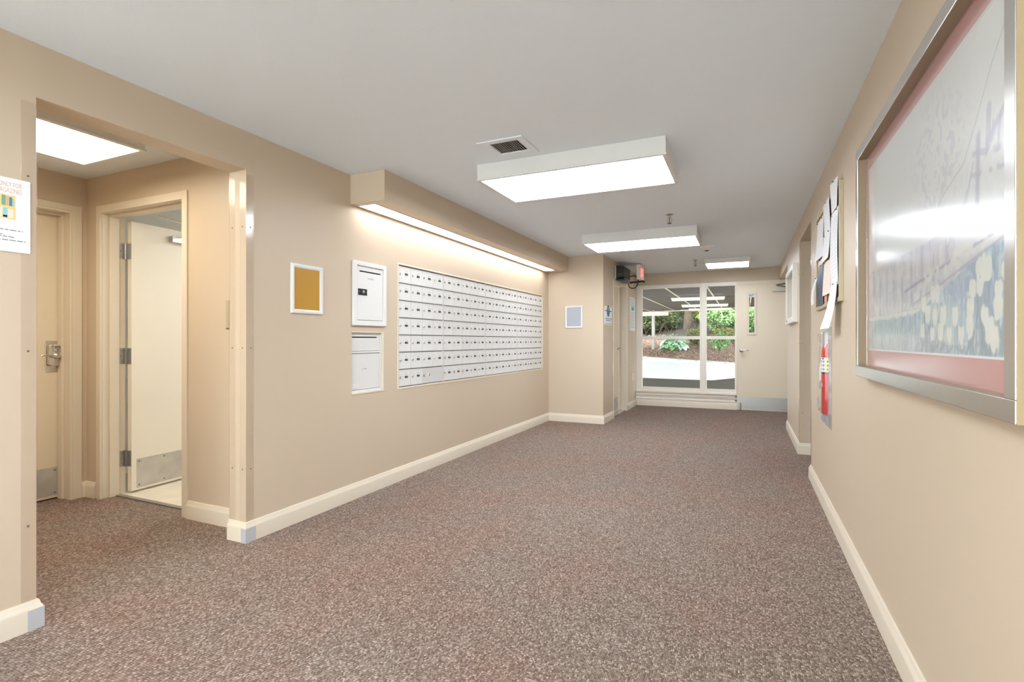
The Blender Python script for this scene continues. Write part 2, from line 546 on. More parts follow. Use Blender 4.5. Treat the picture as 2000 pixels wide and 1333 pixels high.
struct(box(-5.0, 3.0, -6.6, -2.46, 2.42, 2.6).build('sky_blocking_slab', M['ceil']))  # unseen roof slab added to keep sky light off walls and floor
struct(MB().add([(-22, -2.45, -0.05), (20, -2.45, -0.05), (20, -30, -0.05), (-22, -30, -0.05)], [(0, 3, 2, 1)]).build('bounce_ground', M['concrete'], fix=False))  # unseen pale ground added to bounce daylight up to the ceiling
w = MB().panel('y', 2.24, 2.38, -4.7, -2.786, 0, H, [(-4.345, -3.41, -1, 2.125)])
wall_alc = struct(w.build('wall_alcove_right', M['wall']))
w = MB().panel('x', -4.53, -4.7, 0.5, 2.24, 0, H, [(1.21, 2.145, -1, 2.125)])
struct(w.build('wall_alcove_left', M['wall']))
struct(box(-4.7, -2.786, 0.36, 0.5, 0, H).build('wall_alcove_near', M['wall']))
struct(box(-4.95, -4.80, 0.5, 2.24, 0, H).build('wall_closet', M['wall']))
w = MB().box(-5.1, -4.96, 2.38, 4.7, 0, H).box(-5.1, -2.95, 4.7, 4.84, 0, H).box(-2.95, -2.81, 2.38, 4.84, 0, H)
w.box(-4.96, -4.72, 2.381, 2.395, 0, H)
struct(w.build('wall_room', M['white_room']))
struct(box(-4.96, -2.95, 2.345, 4.7, 0.0, 0.006).build('floor_room', M['tile']))
struct(box(-4.345, -3.41, 2.325, 2.36, 0.0, 0.010).build('trim_1', M['steel']))

# baseboards: ogee profile (out, z)
BP = [(0.0, 0.0), (0.018, 0.0), (0.018, 0.082), (0.016, 0.090), (0.011, 0.097), (0.0095, 0.106), (0.006, 0.114), (0.0, 0.116)]
def baseboard(name, path):
    return struct(MB().sweep(path, BP).build(name, M['trim'], smooth=True))
bb_left = baseboard('baseboard_left', [(-2.785, 2.107), (WL, 2.107), (WL, 7.165), (-1.825, 7.165), (-1.825, 7.775)])
bb_alc = baseboard('baseboard_alcove', [(-3.357, 2.24), (-2.785, 2.24)])
baseboard('baseboard_alcove_corner', [(-4.53, 2.205), (-4.53, 2.24), (-4.40, 2.24)])
bb_stub = baseboard('baseboard_near', [(WL, -2.3), (WL, 1.13), (-2.785, 1.13)])
bb_side = baseboard('baseboard_side', [(-1.89, 8.738), (-1.825, 8.738), (-1.825, YE - 0.028), ])
baseboard('baseboard_right', [(0.60, 5.075), (WR, 5.075), (WR, -2.3)])
bb_pass = baseboard('baseboard_passage', [(WR + 0.14, 7.8), (WR, 7.8), (WR, 6.11), (2.5, 6.11)])

# silver foil caps on outside corners of the baseboard
def corner_cap(parent, x, y, sx, sy, a=0.055, b=0.055):
    m = MB()
    o = 0.0185
    # sx, sy: directions in which the two faces look
    m.box(x + sx * o, x + sx * (o + 0.0012), y + sy * (o + 0.0012), y - sy * a, 0.0, 0.083)
    m.box(x + sx * o, x - sx * b, y + sy * o, y + sy * (o + 0.0012), 0.0, 0.083)
    ob = m.build('corner_cap', M['foil'], parent); ob['label'] = 'silver foil cap wrapped round the baseboard corner'
corner_cap(bb_left, WL, 2.107, 1, -1, 0.05, 0.02)
corner_cap(bb_stub, WL, 1.13, 1, 1, 0.035, 0.05)
corner_cap(bb_side, -1.825, 8.738, 1, -1, 0.02, 0.02)

# clear corner guards, screwed to the wall corners
def guard(parent, x, y, sx, sy, z0, z1, wd=0.05, screws=(0.15, 0.5, 0.85)):
    m = MB(); t = 0.003
    m.box(x, x + sx * t, y + sy * t, y - sy * wd, z0, z1)
    m.box(x, x - sx * wd, y, y + sy * t, z0, z1)
    g = m.build('corner_guard', M['guard'], parent, bevel=0.001); g['label'] = 'clear plastic guard screwed over the wall corner'
    for s in screws:
        zz = z0 + (z1 - z0) * s
        sc = MB()
        sc.lathe((x + sx * t, y - sy * wd * 0.55, zz), (sx, 0, 0), [(0.004, 0), (0.004, 0.001), (0.002, 0.002)], 8)
        sc.lathe((x - sx * wd * 0.55, y + sy * t, zz), (0, sy, 0), [(0.004, 0), (0.004, 0.001), (0.002, 0.002)], 8)
        sc.build('screw', M['boxgap'], g)
guard(wall_left, WL, 2.107, 1, -1, 0.118, 2.14)
guard(wall_left, -2.785, 2.107, -1, -1, 0.118, 2.14)
guard(wall_left, WL, 1.13, 1, 1, 0.118, 2.14)
guard(wall_right, WR, 5.075, -1, 1, 0.118, 2.17)
guard(wall_right, WR, 6.11, -1, -1, 0.118, 2.17)
guard(wall_column, -1.825, 7.775, 1, 1, 0.118, 2.05, 0.03)
guard(wall_column, -1.825, 8.738, 1, -1, 0.118, 2.05, 0.05)

# ------------------------------------------------------------------ doors
def kick_plate(m, parent):
    return m.build('kick_plate', M['kick'], parent)

# door_1: closed door of the alcove with keypad lock
d1 = struct(box(-4.705, -4.66, 1.222, 2.138, 0.012, 2.115).build('door_1', M['door'], bevel=0.002), 'closed beige door with keypad lever lock in the alcove')
fr = MB().panel('x', -4.532, -4.519, 1.155, 2.205, 0, 2.17, [(1.2085, 2.1465, -1, 2.1265)])
fr.panel('x', -4.705, -4.5185, 1.209, 2.146, 0, 2.126, [(1.225, 2.13, -1, 2.11)])
fr.panel('x', -4.655, -4.60, 1.2245, 2.1305, 0, 2.1105, [(1.241, 2.114, -1, 2.094)])
fr.build('door_frame', M['trim'], d1, bevel=0.002)
kp = kick_plate(box(-4.66, -4.658, 1.30, 2.118, 0.03, 0.238), d1)
sc = MB()
for y_, z_ in ((2.10, 0.215), (2.10, 0.05), (1.9, 0.215), (1.9, 0.05), (1.7, 0.215), (1.7, 0.05)):
    sc.lathe((-4.658, y_, z_), (1, 0, 0), [(0.006, 0), (0.005, 0.002), (0.0, 0.0025)], 8)
sc.build('screw', M['boxgap'], kp)
lk = box(-4.66, -4.6555, 2.045, 2.128, 0.94, 1.172).build('lock_plate', M['chrome'], d1, bevel=0.002)
b_ = MB().prism([(2.05, 1.13), (2.056, 1.142), (2.07, 1.146), (2.106, 1.146), (2.119, 1.138), (2.121, 1.11), (2.115, 1.098), (2.121, 1.06), (2.119, 0.995), (2.105, 0.985), (2.066, 0.985), (2.05, 0.998)], 'x', -4.656, -4.625)
b_.build('lock_body', M['chrome'], lk, bevel=0.004)
kpd = box(-4.626, -4.612, 2.074, 2.117, 1.095, 1.143).build('keypad', M['alu'], lk, bevel=0.004)
kb = MB()
for i in range(5):
    for j in range(2):
        kb.lathe((-4.612, 2.080 + i * 0.0078, 1.130 - j * 0.011), (1, 0, 0), [(0.0032, 0), (0.0032, 0.003)], 8)
kb.lathe((-4.612, 2.098, 1.106), (1, 0, 0), [(0.005, 0), (0.005, 0.003)], 10)
kb.build('keypad_button', M['boxgap'], lk)
lv = MB().lathe((-4.626, 2.098, 1.06), (1, 0, 0), [(0.024, 0), (0.022, 0.012), (0.012, 0.02), (0.011, 0.035)], 16)
lv.tube([(-4.592, 2.104, 1.058), (-4.586, 2.085, 1.055), (-4.586, 2.06, 1.060), (-4.586, 2.03, 1.069), (-4.588, 2.005, 1.070), (-4.592, 1.99, 1.062)], [0.011, 0.010, 0.009, 0.008, 0.007, 0.007], 10)
lv.build('lever_handle', M['chrome'], lk, smooth=True)

# door_2: beige door standing open into the bright room
D2 = empty('door_2', (-4.34, 2.385, 0.0)); struct(D2, 'door standing open into the bright tiled room off the alcove')
ang = math.radians(3.5)     # past square
HN = Vector((-4.312, 2.395, 0))
ud = Vector((-math.sin(ang), math.cos(ang), 0)); nd = Vector((math.cos(ang), math.sin(ang), 0))
def obox(m, u0, u1, n0, n1, z0, z1, mi=0, o=None):
    o = HN if o is None else o
    P = [o + ud * u + nd * n + Z * z for z in (z0, z1) for u, n in ((u0, n0), (u1, n0), (u1, n1), (u0, n1))]
    return m.add(P, [(0, 3, 2, 1), (4, 5, 6, 7), (0, 1, 5, 4), (1, 2, 6, 5), (2, 3, 7, 6), (3, 0, 4, 7)], mi)
M['door_inner'] = mat('cream_door_paint', (240, 233, 218), 0.4)
slab = obox(MB(), 0.008, 0.915, 0.0, 0.044, 0.022, 2.085).build('door_panel', M['door_inner'], D2, bevel=0.002)
kp2 = obox(MB(), 0.045, 0.88, 0.044, 0.0458, 0.04, 0.262).build('kick_plate', M['kick'], slab)
sc = MB()
for u_ in (0.065, 0.26, 0.46, 0.66, 0.86):
    for z_ in (0.06, 0.242):
        sc.lathe(HN + ud * u_ + nd * 0.0458 + Z * z_, nd, [(0.006, 0), (0.005, 0.002), (0.0, 0.0025)], 8)
sc.build('screw', M['boxgap'], slab)
fr = MB().panel('y', 2.228, 2.2425, -4.385, -3.358, 0, 2.168, [(-4.335, -3.41, -1, 2.113)])
fr.panel('y', 2.243, 2.40, -4.347, -3.408, 0, 2.126, [(-4.333, -3.422, -1, 2.112)])
fr.panel('y', 2.285, 2.35, -4.3335, -3.4215, 0, 2.1125, [(-4.318, -3.437, -1, 2.097)])
fr.build('door_frame', M['trim'], D2, bevel=0.002)
for zc in (1.855, 1.055, 0.272):
    h = MB().box(-4.3325, -4.3305, 2.352, 2.392, zc - 0.06, zc + 0.06)
    obox(h, 0.0055, 0.008, 0.002, 0.042, zc - 0.06, zc + 0.06)
    h.cyl(HN + nd * 0.0 + Vector((-0.008, 0.0, zc - 0.062)), HN + Vector((-0.008, 0.0, zc + 0.062)), 0.008, n=10)
    h.box(-4.331, -4.312, 2.391, 2.395, zc - 0.06, zc + 0.06)
    hg = h.build('hinge', M['steel'], D2)
    s2 = MB()
    for dz in (-0.04, 0.0, 0.04):
        s2.lathe((-4.3305, 2.366 + abs(dz) * 0.25, zc + dz), (1, 0, 0), [(0.004, 0), (0.003, 0.001)], 8)
    s2.build('screw', M['boxgap'], hg)
cl = obox(MB(), 0.30, 0.60, 0.044, 0.085, 1.975, 2.025).build('door_closer', M['alu'], D2, bevel=0.004)
a_ = MB(); p0 = HN + ud * 0.42 + nd * 0.065 + Z * 2.035; p1 = HN + ud * 0.30 + nd * 0.45 + Z * 2.05; p2 = Vector((-3.95, 2.41, 2.09))
a_.tube([p0, p1], 0.008, 8); a_.tube([p1, p2], 0.007, 8); a_.lathe(p1 - Z * 0.012, Z, [(0.012, 0), (0.012, 0.024)], 10)
a_.build('closer_arm', M['chrome'], cl)

# door_3: narrow view of the side door in the left recess
d3 = struct(box(-1.9995, -1.955, 7.80, 8.70, 0.012, 2.075).build('door_3', M['door'], bevel=0.002), 'beige side door in the recess behind the projecting wall')
fr = MB()
for ya, yb in ((7.775, 7.795), (8.712, 8.74)):
    fr.box(-2.0, -1.818, ya, yb, 0, 2.09)
fr.box(-2.0, -1.818, 7.775, 8.74, 2.085, 2.122)
fr.box(-1.9, -1.86, 8.70, 8.712, 0, 2.085).box(-1.945, -1.925, 8.702, 8.712, 0, 2.085)
fr.box(-1.822, -1.812, 8.735, 8.79, 0.118, 2.14)
fr.build('door_frame', M['trim'], d3, bevel=0.003)
l3 = MB().lathe((-1.955, 8.63, 1.05), (1, 0, 0), [(0.032, 0), (0.03, 0.01), (0.013, 0.018), (0.012, 0.055)], 14)
l3.tube([(-1.905, 8.63, 1.05), (-1.90, 8.58, 1.048), (-1.90, 8.52, 1.045)], [0.011, 0.009, 0.008], 8)
l3.build('lever_handle', M['chrome'], d3, smooth=True)
kick_plate(box(-1.955, -1.953, 7.86, 8.66, 0.03, 0.235), d3)
box(-1.97, -1.83, 7.80, 8.71, 0.0, 0.012).build('threshold', M['alu'], d3)

# door_4: entrance door beside the window
d4 = struct(MB().panel('y', 9.545, 9.59, -0.133, 0.785, 0.012, 2.112, [(0.045, 0.144, 1.30, 1.965)]).build('door_4', M['door'], bevel=0.002), 'beige entrance door with narrow vision panel beside the window')
fr = MB().panel('y', 9.575, 9.66, -0.165, 0.83, 0, 2.178, [(-0.133, 0.785, -1, 2.114)])
fr.box(0.786, 0.83, 9.545, 9.575, 0, 2.178).box(-0.133, 0.786, 9.553, 9.575, 2.114, 2.178)
fr.build('door_frame', M['door'], d4, bevel=0.002)
lt = MB().panel('y', 9.533, 9.546, 0.018, 0.171, 1.272, 1.993, [(0.055, 0.134, 1.312, 1.953)])
lite = lt.build('vision_panel_frame', M['trim'], d4, bevel=0.003)
box(0.045, 0.144, 9.562, 9.568, 1.30, 1.965).build('pane', M['glass'], lite)
st = MB(); st.box(0.055, 0.134, 9.5595, 9.5615, 1.905, 1.95)
s_ = st.build('sticker', M['paper'], lite); s_['label'] = 'small pale sticker at the top of the pane'
ltr = MB()
for k in range(3): ltr.box(0.064 + 0.02 * k, 0.076 + 0.02 * k, 9.5585, 9.5595, 1.916 + 0.004 * k, 1.938)
ltr.build('sticker_print', M['boxgap'], lite)
kp4 = box(-0.127, 0.775, 9.543, 9.545, 0.02, 0.232).build('kick_plate', M['steel'], d4)
k4 = MB().lathe((-0.064, 9.545, 1.014), (0, -1, 0), [(0.034, 0), (0.033, 0.008), (0.016, 0.014), (0.013, 0.04), (0.022, 0.05), (0.027, 0.062), (0.024, 0.074), (0.010, 0.08)], 18)
k4.tube([(-0.064, 9.478, 1.014), (-0.03, 9.474, 1.018), (0.02, 9.474, 1.015), (0.05, 9.476, 1.012)], [0.011, 0.010, 0.009, 0.009], 8)
k4.build('lever_handle', M['chrome'], d4, smooth=True)
cl4 = box(0.40, 0.68, 9.492, 9.545, 1.985, 2.05).build('door_closer', M['alu'], d4, bevel=0.004)
MB().tube([(0.60, 9.51, 2.055), (0.45, 9.36, 2.07), (0.47, 9.35, 2.075), (0.72, 9.545, 2.13)], 0.008, 8).build('closer_arm', M['boxgap'], cl4)
hs = MB().box(-0.095, -0.055, 9.53, 9.545, 0.05, 0.12).cyl((-0.075, 9.522, 0.0), (-0.075, 9.522, 0.13), 0.007, n=8).lathe((-0.075, 9.522, 0.0), (0, 0, 1), [(0.013, 0), (0.013, 0.02), (0.008, 0.025)], 10)
hs.build('door_holder', M['chrome'], d4)

# ------------------------------------------------------------------ window_1
wf = MB().panel('y', 9.565, 9.65, -1.825, -0.134, 0.25, 2.178, [(-1.719, -0.725, 0.339, 1.198), (-1.719, -0.725, 1.254, 2.118), (-0.616, -0.146, 0.339, 1.198), (-0.616, -0.146, 1.254, 2.118)])
wf.box(-0.700, -0.641, 9.545, 9.566, 0.25, 2.178)
wf.box(-1.825, -0.134, 9.535, 9.566, 0.25, 0.285)
win = struct(wf.build('window_1', M['winframe'], bevel=0.004), 'cream four-pane window looking out to the covered drive')
for (xa, xb) in ((-1.719, -0.725), (-0.616, -0.146)):
    for (za, zb) in ((0.339, 1.198), (1.254, 2.118)):
        box(xa, xb, 9.60, 9.606, za, zb).build('pane', M['glass'], win)
pn = MB().prism([(9.66, 0.10), (9.575, 0.10), (9.562, 0.135), (9.575, 0.14), (9.575, 0.165), (9.562, 0.185), (9.556, 0.205), (9.575, 0.21), (9.575, 0.228), (9.55, 0.25), (9.66, 0.25)], 'x', -1.825, -0.134)
pn.build('sill_panel', M['winframe'], win)
MB().sweep([(-1.825, 9.578), (-0.134, 9.578)], BP).build('sill_base', M['trim'], win, smooth=True)
box(-1.825, -0.134, 9.578, 9.66, 0.0, 0.10).build('sill_plinth', M['winframe'], win)

# ------------------------------------------------------------------ mailboxes
CW = 0.1765; RH = 0.1462
Y0 = 3.56; ZB = 0.786
FX = WL - 0.012
def door_mesh(w_, h_):
    m = MB().box(0, 0.010, 0, w_, 0, h_)
    m.box(0.0092, 0.0125, 0.0006, w_ - 0.0006, h_ - 0.0046, h_ - 0.0006)      # turned lip at the top edge
    return m
def make_template():
    t = {}
    d = door_mesh(CW - 0.004, RH - 0.0085).build('mailbox_door', M['boxgrey'], bevel=0.0012)
    l = MB().lathe((0.010, 0.022, 0.076), (1, 0, 0), [(0.011, 0), (0.011, 0.004), (0.0085, 0.006), (0.0, 0.0062)], 12)
    l.box(0.0155, 0.019, 0.020, 0.024, 0.068, 0.084)
    l = l.build('lock', M['alu'])
    p = MB().box(0.010, 0.012, 0.088, 0.130, 0.067, 0.084, 0)
    p.box(0.0118, 0.0126, 0.090, 0.108, 0.0715, 0.0745, 1).box(0.0118, 0.0126, 0.113, 0.121, 0.070, 0.083, 1).box(0.0118, 0.0126, 0.125, 0.131, 0.070, 0.080, 1)
    p = p.build('name_slot', [M['slot'], M['ink']])
    n = MB()
    for k in range(3): n.box(0.0098, 0.0102, 0.096 + k * 0.010, 0.101 + k * 0.010, 0.095, 0.102)
    n = n.build('number_print', M['faintnum'])
    return d, l, p, n
TD, TL, TP, TN = make_template()
# centre origins: template objects hold mesh data + offset from the door corner
TOFF = {o: Vector(WORLD[o.name]) for o in (TD, TL, TP, TN)}
banks = [(0, 4, 'four-column mailbox bank at the left end, with one double-width door'),
         (4, 9, 'second mailbox bank from the left, five columns of small grey doors'),
         (9, 14, 'third mailbox bank from the left, five columns of small grey doors'),
         (14, 19, 'mailbox bank at the right end nearest the corner of the room')]
for bi, (c0, c1, lab) in enumerate(banks):
    ya = Y0 + c0 * CW; yb = Y0 + c1 * CW
    r_ = tag(empty('mailbox_bank', (FX, (ya + yb) / 2, ZB)), lab, 'mailboxes', 'apartment mailbox banks in the wall')
    fm = MB().box(FX - 0.11, FX - 0.004, ya + 0.001, yb - 0.001, ZB - 0.004, ZB + 7 * RH + 0.006, 0)
    for j in range(8):
        z_ = ZB + j * RH
        fm.box(FX - 0.004, FX - 0.0005, ya + 0.001, yb - 0.001, z_ - 0.0105, z_ - 0.0005, 1)
    for s in (ya, yb):
        s0, s1 = (s + 0.001, s + 0.007) if s == ya else (s - 0.007, s - 0.001)
        fm.box(FX - 0.004, FX + 0.009, s0, s1, ZB - 0.004, ZB + 7 * RH + 0.004, 0)
    fm.build('bank_frame', [M['boxback'], M['boxgap']], r_)
    for cc in range(c0, c1):
        for rr in range(7):
            yy = Y0 + cc * CW + 0.002; zz = ZB + rr * RH + 0.001
            wide = (rr == 0 and cc in (2, 3))
            if wide and cc == 3: continue
            corner = Vector((FX - 0.002, yy, zz))
            if wide:
                d = MB().box(corner.x, corner.x + 0.007, yy, yy + 2 * CW - 0.004, zz, zz + RH - 0.0085).build('mailbox_door', M['boxback'], r_, bevel=0.0012)
                d['label'] = 'double-width grey door without name slot'
                lk_ = MB().lathe((corner.x + 0.007, yy + 0.024, zz + 0.07), (1, 0, 0), [(0.011, 0), (0.011, 0.004), (0.0, 0.006)], 12).build('lock', M['chrome'], d)
                MB().box(corner.x + 0.007, corner.x + 0.009, yy + 0.112, yy + 0.119, zz + 0.062, zz + 0.082).build('keyhole', M['slot'], d)
                MB().box(corner.x + 0.007, corner.x + 0.0075, yy + 0.078, yy + 0.106, zz + 0.066, zz + 0.090).build('worn_label', M['paper2'], d)
                continue
            d = TD.copy(); COL.objects.link(d); d.parent = r_
            d.location = corner + TOFF[TD] - Vector(WORLD[r_.name])
            for T in (TL, TP, TN):
                s = T.copy(); COL.objects.link(s); s.parent = d
                s.location = TOFF[T] - TOFF[TD]
for T in (TD, TL, TP, TN):
    bpy.data.objects.remove(T, do_unlink=True)
# plaster trim round the opening
tr = MB().box(WL - 0.03, WL + 0.004, MBX[0] - 0.012, MBX[1] + 0.012, MBX[3] - 0.001, MBX[3] + 0.012)
tr.box(WL - 0.03, WL + 0.004, MBX[0] - 0.012, MBX[1] + 0.012, MBX[2] - 0.012, MBX[2] + 0.003)
tr.box(WL - 0.03, WL + 0.004, MBX[1] - 0.004, MBX[1] + 0.012, MBX[2], MBX[3])
tr.box(WL - 0.03, WL + 0.003, MBX[0] - 0.012, MBX[0] + 0.003, MBX[2], MBX[3])
struct(tr.build('trim_2', M['trim'], bevel=0.002), 'slim cream moulding round the mailbox opening')

# upper white drop box
t = tag(empty('mail_drop_box', (WL, 3.18, 1.285)), 'white flanged mail drop box with black slot and black lock plate', 'mail drop box')
fl = MB().panel('x', WL, WL + 0.022, 2.988, 3.374, 1.285, 1.768, [(3.03, 3.335, 1.325, 1.735)])
fl.build('flange', M['white'], t, bevel=0.006)
dd = MB().panel('x', WL + 0.001, WL + 0.016, 3.034, 3.331, 1.329, 1.731, [(3.058, 3.307, 1.690, 1.700)])
dd = dd.build('door', M['white'], t, bevel=0.001)
box(WL + 0.0005, WL + 0.004, 3.05, 3.315, 1.683, 1.706).build('slot', M['slot'], dd)
pl = box(WL + 0.016, WL + 0.019, 3.041, 3.140, 1.515, 1.563).build('lock_plate', M['black'], dd, bevel=0.001)
MB().lathe((WL + 0.019, 3.092, 1.539), (1, 0, 0), [(0.013, 0), (0.012, 0.006), (0.004, 0.007), (0.0, 0.0072)], 14).lathe((WL + 0.019, 3.05, 1.539), (1, 0, 0), [(0.004, 0), (0.003, 0.002)], 8).lathe((WL + 0.019, 3.131, 1.539), (1, 0, 0), [(0.004, 0), (0.003, 0.002)], 8).build('key_lock', M['chrome'], dd)
put_text(MB(), 'U.S.MAIL', 0.019, (WL + 0.0164, 3.185, 1.640), Y, Z, align='c').build('lettering', M['ink'], dd, fix=False)

# lower grey drop box, recessed
t = tag(empty('mail_drop_box', (WL, 3.17, 0.78)), 'grey recessed mail drop box below the white flanged one', 'mail drop box')
x0 = WL - 0.02
f_ = MB().box(x0 - 0.09, x0 - 0.01, 2.994, 3.35, 0.782, 1.234)
f_.panel('x', x0 - 0.01, x0 + 0.006, 2.994, 3.35, 0.782, 1.234, [(2.998, 3.332, 1.092, 1.222), (2.998, 3.332, 0.80, 1.078)])
f_.build('box_body', M['boxgrey'], t, bevel=0.001)
u_ = MB().panel('x', x0 - 0.009, x0 + 0.001, 3.0, 3.33, 1.095, 1.220, [(3.006, 3.302, 1.194, 1.203)]).build('upper_flap', M['boxgrey'], t, bevel=0.001)
box(x0 - 0.0095, x0 - 0.006, 3.0, 3.31, 1.188, 1.208).build('slot', M['slot'], u_)
w_ = box(x0 - 0.009, x0 + 0.002, 3.0, 3.33, 0.803, 1.072).build('lower_door', M['boxgrey'], t, bevel=0.001)
put_text(MB(), 'U.S.MAIL', 0.016, (x0 + 0.0024, 3.15, 0.952), Y, Z, align='c').build('lettering', M['ink'], w_, fix=False)
mk = MB()
for k in range(3):
    yy = 3.022 + k * 0.022
    mk.prism([(yy, 0.822), (yy + 0.006, 0.822), (yy + 0.018, 0.848), (yy + 0.012, 0.848)], 'x', x0 + 0.002, x0 + 0.0024)
    mk.prism([(yy + 0.012, 0.822), (yy + 0.018, 0.822), (yy + 0.006, 0.848), (yy, 0.848)], 'x', x0 + 0.002, x0 + 0.0025)
mk.build('worn_sticker', M['paper'], w_)
tr = MB().box(WL - 0.02, WL + 0.003, LDB[0] - 0.002, LDB[1] + 0.012, LDB[3] - 0.002, LDB[3] + 0.006).box(WL - 0.02, WL + 0.003, LDB[1] - 0.006, LDB[1] + 0.008, LDB[2], LDB[3]).box(WL - 0.02, WL + 0.004, LDB[0] - 0.002, LDB[1] + 0.012, LDB[2] - 0.010, LDB[2] + 0.003)
struct(tr.build('trim_3', M['trim'], bevel=0.001), 'slim cream edging round the lower drop box')

# ------------------------------------------------------------------ snap frames
def snap_frame(name, o, u, n, w_, h_, bw, insert, lab, dp=0.016):
    o = Vector(o); u = Vector(u); n = Vector(n)
    t = tag(empty(name, o), lab, 'picture frame')
    m = MB()
    prof = [(0.0, 0.0), (0.0, 0.004), (0.2, 0.85), (0.45, 1.0), (0.7, 0.85), (1.0, 0.3), (1.0, 0.0)]
    # four mitred rails
    cs = [(0, 0), (w_, 0), (w_, h_), (0, h_)]
    k = len(prof); vs = []
    for (a, b) in cs:
        sa = 1 if a == 0 else -1; sb = 1 if b == 0 else -1
        for q, d in prof:
            vs.append(o + u * (a + sa * q * bw) + Z * (b + sb * q * bw) + n * (d * dp + 0.0005))
    fs = []
    for i in range(4):
        j = (i + 1) % 4
        for q in range(k - 1):
            fs.append((i * k + q, j * k + q, j * k + q + 1, i * k + q + 1))
        fs.append((i * k + k - 1, j * k + k - 1, j * k, i * k))
    m.add(vs, fs); m.build('frame', M['white'], t, smooth=True)
    b = MB()
    P = [o + u * a + Z * c_ + n * d for d in (0.0005, 0.004) for a, c_ in ((bw * 0.9, bw * 0.9), (w_ - bw * 0.9, bw * 0.9), (w_ - bw * 0.9, h_ - bw * 0.9), (bw * 0.9, h_ - bw * 0.9))]
    b.add(P, [(0, 1, 2, 3), (4, 5, 6, 7), (0, 1, 5, 4), (1, 2, 6, 5), (2, 3, 7, 6), (3, 0, 4, 7)])
    pb = b.build('insert', insert, t); return t
snap_frame('picture_frame', (WL, 2.425, 1.346), Y, X, 0.275, 0.328, 0.03, M['gold'], 'white frame holding a plain mustard yellow sheet')
snap_frame('picture_frame', (-2.384, 7.165, 1.354), X, -Y, 0.262, 0.322, 0.026, M['greyprint'], 'white frame holding a plain grey blue sheet on the projecting wall')

# ------------------------------------------------------------------ notice on the near wall
px_ = WL + 0.0048
t = MB().box(WL + 0.0034, px_, 0.893, 1.109, 1.522, 1.813).build('paper_notice', M['paper'])
tag(t, 'white printed recycling notice with drawn books, taped beside the alcove opening', 'notice')
o_ = (px_ + 0.0003, 0.893, 1.522)
for word, sz, ye_, ze_ in (('ONLY FOR', 0.026, 1.082, 1.778), ('MAGAZINES', 0.026, 1.082, 1.754)):
    put_text(MB(), word, sz, (px_ + 0.0003, ye_, ze_), Y, Z, align='r', sx=0.56).build('heading', M['salmon'], t, fix=False)
m = MB()
cols = [M['amber'], M['green'], M['salmon'], M['teal'], M['skyblue'], M['slot'], M['paper2']]
def bk(y0, y1, z0, z1, mi, d=0.0004): m.box(px_, px_ + d, y0, y1, z0, z1, mi)
bk(0.915, 1.062, 1.650, 1.745, 0, 0.0002)
for k, (ya, yb, za, zb, mi) in enumerate([(0.93, 0.965, 1.702, 1.74, 2), (0.97, 0.985, 1.702, 1.742, 4), (0.99, 1.016, 1.702, 1.738, 0), (1.020, 1.032, 1.702, 1.741, 1), (1.033, 1.042, 1.702, 1.738, 2), (1.043, 1.052, 1.702, 1.737, 3), (1.053, 1.058, 1.702, 1.733, 4),
                                          (0.93, 0.955, 1.655, 1.694, 3), (0.96, 0.99, 1.655, 1.694, 6), (0.995, 1.012, 1.655, 1.694, 1), (1.015, 1.023, 1.655, 1.694, 6), (1.024, 1.037, 1.664, 1.692, 4), (1.024, 1.037, 1.656, 1.664, 5), (1.040, 1.056, 1.655, 1.690, 6)]):
    bk(ya, yb, za, zb, mi)
m.build('book_drawing', cols, t)
m = MB()
for (z_, y_) in ((1.606, 1.085), (1.586, 1.028), (1.579, 1.062), (1.566, 1.094)):
    y = 0.92
    random.seed(int(z_ * 1000))
    while y < y_:
        l = random.uniform(0.008, 0.02); m.box(px_, px_ + 0.0004, y, min(y + l, y_), z_, z_ + 0.0032); y += l + 0.004
m.build('small_print', M['ink'], t)

# alcove wall strip (small narrow plate by the corner guard)
t = MB().box(-2.975, -2.945, 2.222, 2.24, 1.25, 1.425).build('wall_plate', M['tan'], bevel=0.003)
tag(t, 'narrow tan plate on the alcove wall beside the corner guard', 'wall plate')
MB().box(-2.972, -2.948, 2.2215, 2.2225, 1.243, 1.251).build('lower_edge', M['boxgap'], t)

# ------------------------------------------------------------------ ceiling fittings
def light_box(x0, x1, y0, y1, mpanel, lab, z0=2.28, group='ceiling light boxes'):
    t = tag(empty('ceiling_light', ((x0 + x1) / 2, (y0 + y1) / 2, z0)), lab, 'ceiling light', group)
    m = MB()
    fl = 0.014
    b0 = [(x0, y0), (x1, y0), (x1, y1), (x0, y1)]
    m.panel('z', z0, H - 0.0005, x0, x1, y0, y1, [(x0 + 0.012, x1 - 0.012, y0 + 0.012, y1 - 0.012)])
    m.box(x0 + 0.012, x1 - 0.012, y0 + 0.012, y1 - 0.012, H - 0.006, H - 0.0005)
    m.panel('z', z0 - 0.004, z0 + 0.004, x0 - 0.006, x1 + 0.006, y0 - 0.006, y1 + 0.006, [(x0 + 0.022, x1 - 0.022, y0 + 0.016, y1 - 0.016)])
    m.build('housing', M['fixture'], t, bevel=0.001)
    box(x0 + 0.013, x1 - 0.013, y0 + 0.013, y1 - 0.013, z0 + 0.0045, z0 + 0.010).build('diffuser', mpanel, t)
    return t
light_box(-1.690, -0.430, 3.165, 3.785, M['panel'], 'large lit ceiling light box nearest the camera, below the vent')
light_box(-1.708, -0.462, 5.735, 6.37, M['panel'], 'middle lit ceiling light box, in front of the smoke detector')
light_box(-0.565, 0.065, 8.20, 8.83, M['panel'], 'small square lit ceiling light near the entrance door', z0=2.325)
light_box(-1.690, -0.430, 0.05, 0.67, M['panel'], 'added fill light box above the camera, out of view')  # added out of view as ambient fill
light_box(-1.690, -0.430, -1.95, -1.33, M['panel'], 'added fill light box behind the camera, out of view')  # second unseen light box, added to even out the fill
